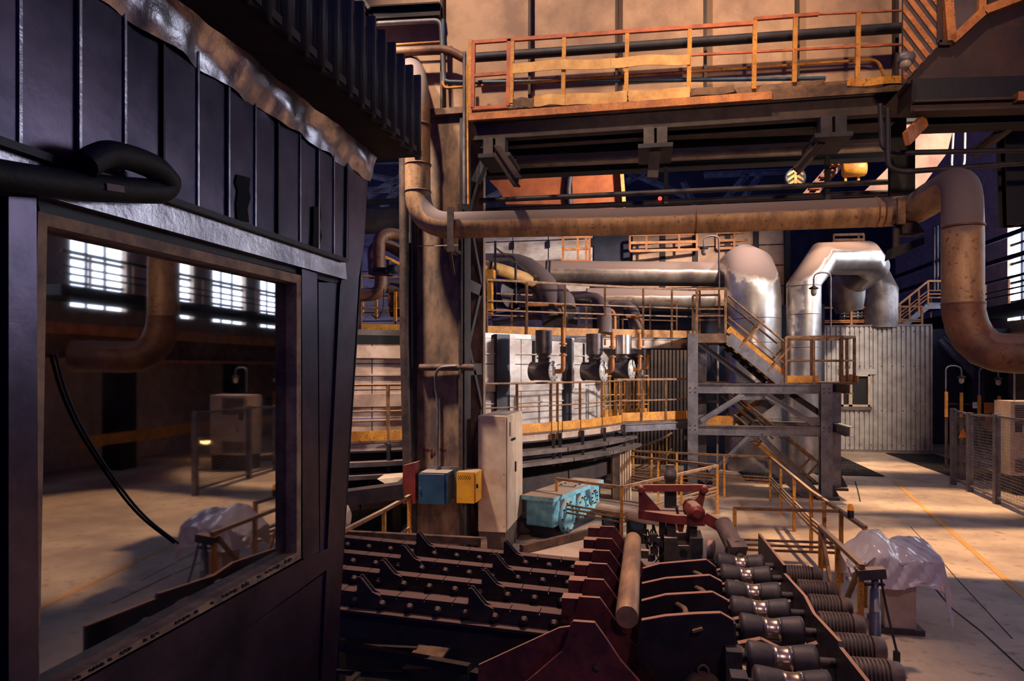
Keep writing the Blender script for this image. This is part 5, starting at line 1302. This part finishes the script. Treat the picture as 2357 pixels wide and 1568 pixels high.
# near bearing housing and bracket at the bottom edge
bh = thing('bearing_housing', 'rounded bearing housing with lifting eye at the bottom edge', 'bearing', PZ(1620, 1590, .3))
c = PZ(1620, 1600, .35)
MB().lathe(c, (0, 1, 0), [(-.02, .16), (.12, .16)], 28).build('cap', 'rustdeck', bh)
MB().lathe(c + V((0, -.02, 0)), (0, -1, 0), [(0, .12), (.02, .12)], 24).build('cover', 'cam', bh)
MB().tube([c + V((-.035, .05, .15)), c + V((-.045, .05, .19)), c + V((0, .05, .23)), c + V((.045, .05, .19)), c + V((.035, .05, .15))], .012, 8, .03).build('lifting_eye', 'rustdeck', bh)
ub = thing('channel_bracket', 'upright channel bracket with round hole at bottom edge', 'bracket', PZ(1570, 1600, .2))
c = PZ(1570, 1545, .45)
MB().box(c.x - .08, c.x + .08, c.y, c.y + .02, c.z - .4, c.z).build('face', 'block', ub)
for sx in (-.08, .065): MB().box(c.x + sx, c.x + sx + .015, c.y - .02, c.y + .12, c.z - .4, c.z + .04).build('cheek', 'rustdeck', ub)
MB().lathe((c.x, c.y, c.z - .1), (0, -1, 0), [(0, .045), (.003, .045)], 20).build('hole', 'hole', ub)
cp = thing('shaft_coupling', 'dusty bolted shaft coupling at the bottom edge beside rollers', 'coupling', PZ(1730, 1575, .4))
c = PZ(1722, 1565, .45)
MB().lathe(c, (1, -.1, 0), [(-.1, .05), (-.1, .09), (-.02, .09), (-.02, .06), (.02, .06), (.02, .1), (.1, .1), (.1, .07), (.14, .07), (.14, .1), (.2, .1), (.2, .05)], 24).build('body', 'block', cp)
MB().box(c.x - .14, c.x + .0, c.y - .12, c.y + .02, c.z - .2, c.z + .12).build('guard', 'block', cp)
MB().box(PZ(1690, 1500, .55).x, PZ(1725, 1500, .55).x, PZ(1700, 1500, .55).y, PZ(1700, 1500, .55).y + .2, .3, .55).build('bearing_block', 'plinth', label='square dusty bearing block left of the nearest rollers', cat='bearing')

# ------------------------------------------------------------------ hourglass rollers, deflector strips, ribbed motors
rc = [(1822, 1580), (1799, 1518), (1775, 1450), (1748, 1407), (1732, 1367), (1716, 1328), (1703, 1300)]
on2 = ['front', 'second', 'third', 'fourth', 'fifth', 'sixth', 'rearmost']
for k, (px_, py_) in enumerate(rc):
    c = PZ(px_, py_, .68)
    f = thing('hourglass_roller', on2[k] + ' hourglass conveyor roller with shiny waist', 'roller', (c.x, c.y, 0), 'hourglass rollers')
    h = .27; n = 8
    prof = [(-h - .06, .035), (-h, .035), (-h, .1), (-h + .02, .132)] + [(-h + .02 + (h - .09) * i / n, .132 - .024 * (i / n) ** 1.4) for i in range(1, n + 1)]
    MB().lathe(c, (1, 0, 0), prof + [(-.07, .03)], 28).build('left_drum', 'roller', f)
    MB().lathe(c, (-1, 0, 0), [(-.07, .03), (-.07, .109), (-.035, .1), (0, .097), (.035, .1), (.07, .109), (.07, .03)], 28).build('shiny_waist', 'chrome', f)
    MB().lathe(c, (-1, 0, 0), [(a, b) for a, b in prof] + [(-.07, .03)], 28).build('right_drum', 'roller', f)
    MB().lathe(c, (1, 0, 0), [(h, .04), (h + .2, .04)], 14).build('shaft', 'roller', f)
    MB().box(c.x - h - .16, c.x - h - .04, c.y - .08, c.y + .08, .3, .74).build('bearing_stand', 'roller', f)
for k in range(1, 6):
    (ax_, ay_), (bx2, by2) = rc[k], rc[k + 1]
    a, b = PZ(ax_, ay_, .74), PZ(bx2, by2, .74); c = (a + b) / 2
    m = MB().bars([c + V((-.3, 0, -.02)), c + V((-.12, 0, .03)), c + V((.06, 0, -.05)), c + V((.16, 0, -.04)), c + V((.32, 0, .03))], .07, .016)
    m.build('deflector_strip', 'maroon', label='bent rusty strip between the %s and %s rollers' % (on2[k], on2[k + 1]), cat='deflector strip', group='deflector strips')
MB().prism([PX(1745, 1228, 1.45), PX(1803, 1301, 1.45), PX(1803, 1320, 1.45), PX(1850, 1372, 1.45), PX(1870, 1412, 1.45), PX(1929, 1476, 1.45), PX(1931, 1490, 1.45), PX(2010, 1590, 1.45), PX(2010, 1720, 1.45), PX(1803, 1400, 1.45), PX(1745, 1280, 1.45)], (.03, 0, 0)).build(
    'guard_plate', 'cam', label='long dark guard plate between rollers and ribbed motors', cat='guard plate')
mc = [(1839, 1325, 8.75), (1870, 1361, 8.0), (1899, 1397, 7.45), (1924, 1439, 6.95), (1966, 1491, 6.4), (2000, 1550, 5.9)]
for k, (px_, py_, t) in enumerate(mc):
    c = PT(px_, py_, t)
    f = thing('ribbed_motor', ['rearmost', 'second', 'third', 'fourth', 'fifth', 'nearest'][k] + ' ribbed motor in the row behind the guard plate', 'motor', (c.x, c.y, 0), 'ribbed motors')
    MB().lathe(c, (1, 0, 0), [(-.16, .1), (.14, .1)], 24).build('core', 'roller', f)
    for i in range(9):
        u = -.15 + i * .033
        MB().lathe(c, (1, 0, 0), [(u, .1), (u, .128), (u + .012, .128), (u + .012, .1)], 24).build('rib', 'motor', f)
    MB().lathe(c, (1, 0, 0), [(.15, .115), (.24, .11), (.26, .09), (.262, .02)], 24).build('fan_cowl', 'motor', f)
    MB().box(c.x - .15, c.x + .15, c.y - .1, c.y + .1, 0 if c.z > .15 else -.1, c.z - .09).build('foot', 'roller', f)

# ------------------------------------------------------------------ red lever machine on its slotted block
mb = thing('slotted_block', 'heavy grey slotted machine block under the red frame', 'machine block', PT(1573, 1291, 9.3))
YM = 9.3
def mp(px_, py_, y=YM): return PY(px_, py_, y)
poly = [(1529, 1239), (1559, 1239), (1561, 1257), (1586, 1257), (1588, 1240), (1618, 1240), (1618, 1330), (1529, 1330)]
MB().prism([mp(*p) for p in poly], (0, .75, 0)).build('body', 'block', mb)
MB().lathe(mp(1573, 1273), (0, -1, 0), [(0, .05), (.004, .05)], 20).build('round_hole', 'hole', mb)
MB().box(mp(1536, 1216).x, mp(1556, 1216).x, YM + .1, YM + .7, mp(1540, 1239).z, mp(1540, 1216).z).build('left_jaw', 'block', mb)
MB().box(mp(1588, 1216).x, mp(1606, 1216).x, YM + .1, YM + .7, mp(1590, 1239).z, mp(1590, 1216).z).build('right_jaw', 'block', mb)
MB().box(mp(1518, 1200).x, mp(1533, 1200).x, YM + .2, YM + .5, .3, mp(1520, 1205).z).build('side_post', 'roller', mb)
rf = thing('red_lever_frame', 'red steel lever frame with pivot drum on the block', 'machine', mp(1540, 1200))
z0, z1 = mp(1500, 1197).z, mp(1500, 1180).z
deckp = [mp(1469, 1177, YM + .25), mp(1553, 1187, YM), mp(1590, 1187, YM), mp(1596, 1165, YM + .6), mp(1530, 1162, YM + .8)]
zz = mp(1553, 1187).z
MB().prism([V((p.x, p.y, zz)) for p in deckp], (0, 0, -.115)).build('deck', 'red', rf)
MB().prism([mp(1470, 1130, YM + .28), mp(1480, 1130, YM + .28), mp(1521, 1176, YM + .28), mp(1470, 1176, YM + .28)], (0, .04, 0)).build('left_cheek', 'red', rf)
MB().prism([mp(1480, 1117, YM + .22), mp(1618, 1117, YM + .22), mp(1616, 1132, YM + .22), mp(1480, 1132, YM + .22)], (0, .08, 0)).build('top_bar', 'red', rf)
for px_ in (1476, 1620): MB().lathe(mp(px_, 1124, YM + .32), (0, -1, 0), [(0, .05), (.14, .05), (.15, .03)], 18).build('pin', 'red', rf)
MB().prism([mp(1614, 1120, YM + .3), mp(1627, 1122, YM + .3), mp(1617, 1170, YM + .3), mp(1600, 1172, YM + .3), mp(1588, 1165, YM + .3), mp(1608, 1145, YM + .3)], (0, .1, 0)).build('lever_arm', 'red', rf)
c = mp(1604, 1182, YM - .1)
MB().lathe(c, (-.12, 1, 0), [(0, .1), (.02, .105), (.45, .105)], 26).build('pivot_drum', 'red', rf)
MB().lathe(c, (.12, -1, 0), [(0, .105), (.012, .105), (.012, .06), (.03, .055)], 26).build('drum_cap', 'red', rf)
MB().box(c.x - .1, c.x + .1, c.y, c.y + .3, c.z - .16, c.z - .05).build('drum_seat', 'red', rf)
MB().prism([mp(1555, 1195, YM + .05), mp(1578, 1195, YM + .05), mp(1572, 1225, YM + .05), mp(1562, 1225, YM + .05)], (0, .25, 0)).build('tongue', 'red', rf)
for r_ in range(5):
    for k in range(2):
        q = V((deckp[1].x + .04 + k * .1, YM + .1 + r_ * .09, zz)); MB().box(q.x - .015, q.x + .02, q.y, q.y + .03, q.z + .001, q.z + .02).build('bolt', 'black', rf)
sm = thing('servo_motor', 'dark upright motor standing behind the red bar', 'motor', mp(1543, 1165, YM + .55))
c = mp(1543, 1160, YM + .55)
MB().box(c.x - .08, c.x + .08, c.y - .08, c.y + .08, c.z - .02, c.z + .2).build('lower_body', 'black', sm)
MB().lathe(c + ZU * .2, ZU, [(0, .1), (.03, .1), (.03, .07), (.14, .07), (.14, .085), (.24, .085), (.24, .06), (.34, .06)], 20).build('upper_body', 'block', sm)
cy = thing('hydraulic_cylinder', 'dusty rust red hydraulic cylinder hanging from the red frame', 'cylinder', mp(1690, 1240))
a, b = mp(1622, 1190, YM), mp(1662, 1212, YM - .05)
MB().bar(a, b, .1, .14).build('link_arm', 'red', cy)
c, d_ = mp(1664, 1206, YM - .1), mp(1693, 1262, YM - .5)
MB().lathe(c, d_ - c, [(-.03, .08), (0, .11), ((d_-c).length, .11)], 24).build('barrel', 'motor', cy)
e = (d_ - c).normalized()
MB().bar(d_ - e * .06, d_ + e * .1, .2, .2).build('end_block', 'motor', cy)
MB().lathe(d_ + e * .1, e, [(0, .04), (.08, .04), (.08, .06), (.1, .06), (.1, .0)], 18).build('rod_end', 'roller', cy)
MB().lathe(mp(1640, 1275, YM - .6), (1, -.2, 0), [(-.05, .16), (.02, .16), (.02, .1)], 24).build('dark_disc', 'cam', label='dark disc beside the slotted block', cat='disc')
hc = thing('hose_cluster', 'tangle of black hoses and fittings beside the block', 'hoses', mp(1500, 1270, YM - .2))
for k in range(12):
    x, y = random.uniform(1478, 1522), random.uniform(1225, 1285)
    MB().tube([mp(x, y, YM), mp(x + random.uniform(-14, 14), y - random.uniform(8, 25), YM - .1), mp(x + random.uniform(-18, 18), y + random.uniform(5, 25), YM + .1)], .01, 6, .1).build('hose', 'rubber', hc)
for k in range(9):
    q = mp(random.uniform(1480, 1522), random.uniform(1230, 1290), YM + random.uniform(-.2, .2)); s = random.uniform(.02, .05)
    MB().box(q.x - s, q.x + s, q.y - s, q.y + s, q.z - s, q.z + s).build('fitting', random.choice(['block', 'cream', 'roller']), hc)

# ------------------------------------------------------------------ plastic covered console and stand
con = thing('console', 'beige console pedestal under a plastic sheet', 'console', PZ(2075, 1465, 0))
c = PZ(2072, 1462, 0)
MB().box(c.x - .2, c.x + .26, c.y, c.y + .5, 0, .06).build('base', 'plinth', con)
MB().box(c.x - .15, c.x + .18, c.y + .04, c.y + .45, .06, .62).build('pedestal', 'cream', con)
MB().prism([V((c.x - .22, c.y + .02, .62)), V((c.x + .38, c.y + .02, .62)), V((c.x + .38, c.y + .02, .78)), V((c.x - .22, c.y + .02, .78))], (0, .5, 0)).build('desk_box', 'cream', con)
sh = MB()
def tri(a): return abs((a % 1.0) - .5) * 2
def sheet(u, v):
    # u runs across, v runs from the front hem over the top to the back hem
    x = -.52 + u * 1.1
    K = [(0, -.1, .56), (.3, -.05, .85), (.42, .06, .9), (.72, .52, 1.0), (.8, .6, .97), (1, .66, .62)]
    for (a, ya, za), (b, yb, zb) in zip(K, K[1:]):
        if v <= b + 1e-9:
            w_ = (v - a) / (b - a); y_, z_ = ya + (yb - ya) * w_, za + (zb - za) * w_; break
    z_ += .14 * math.exp(-((x + .16) ** 2 / .03 + (v - .55) ** 2 / .05)) - .05 * math.exp(-((x - .02) ** 2) / .004) * (1 if v > .25 else .3)
    if x < -.26: z_ -= (-.26 - x) * (.75 if v > .3 else .2); y_ += (-.26 - x) * (.9 if v < .3 else 0)
    X_ = x
    if x > .43:
        o = x - .43; X_ = .43 + o * .45; z_ -= o * (3.2 - 1.6 * v) * (1 if v > .2 else .95)
    f_ = .028 * tri(x * 3.1 + v * 1.7) + .02 * tri(x * 5.3 - v * 4.1 + .3) + .012 * tri(x * 11 + v * 7) - .03
    return V((c.x + X_ + (f_ * .6 if v < .3 or x > .43 else 0), c.y + y_ - (f_ if v < .3 else 0) * 1.2, z_ + (f_ * .8 if v >= .3 else 0) + (.03 * math.sin(x * 9) if v < .05 else 0)))
sh.grid(sheet, 70, 48)
sh.build('plastic_sheet', 'plastic', label='crumpled clear plastic sheet draped over the console', cat='plastic sheet')
sd = thing('button_stand', 'thin grey post with small switch box before the console', 'stand', PZ(2012, 1522, 0))
c = PZ(2014, 1530, 0); zt_ = PY(2014, 1335, c.y).z
MB().lathe(c, ZU, [(0, .055), (.55, .055), (.55, .05), (zt_ - .1, .045), (zt_ - .1, .035), (zt_, .035)], 16).build('post', 'steel', sd)
MB().bar(PY(1974, 1322, c.y), PY(2036, 1318, c.y), .12, .1).build('switch_box', 'block', sd)
MB().bar(PY(1990, 1345, c.y), PY(2035, 1345, c.y), .06, .02).build('shelf', 'black', sd)
MB().tube([PY(2028, 1332, c.y - .05), PY(2040, 1400, c.y - .1), PY(2064, 1500, c.y - .25)], .012, 8, .2).build('cable', 'rubber', sd)
MB().bar(PY(2064, 1500, c.y - .25), PY(2063, 1568, c.y - .25), .05, .05).build('cable_duct', 'black', sd)
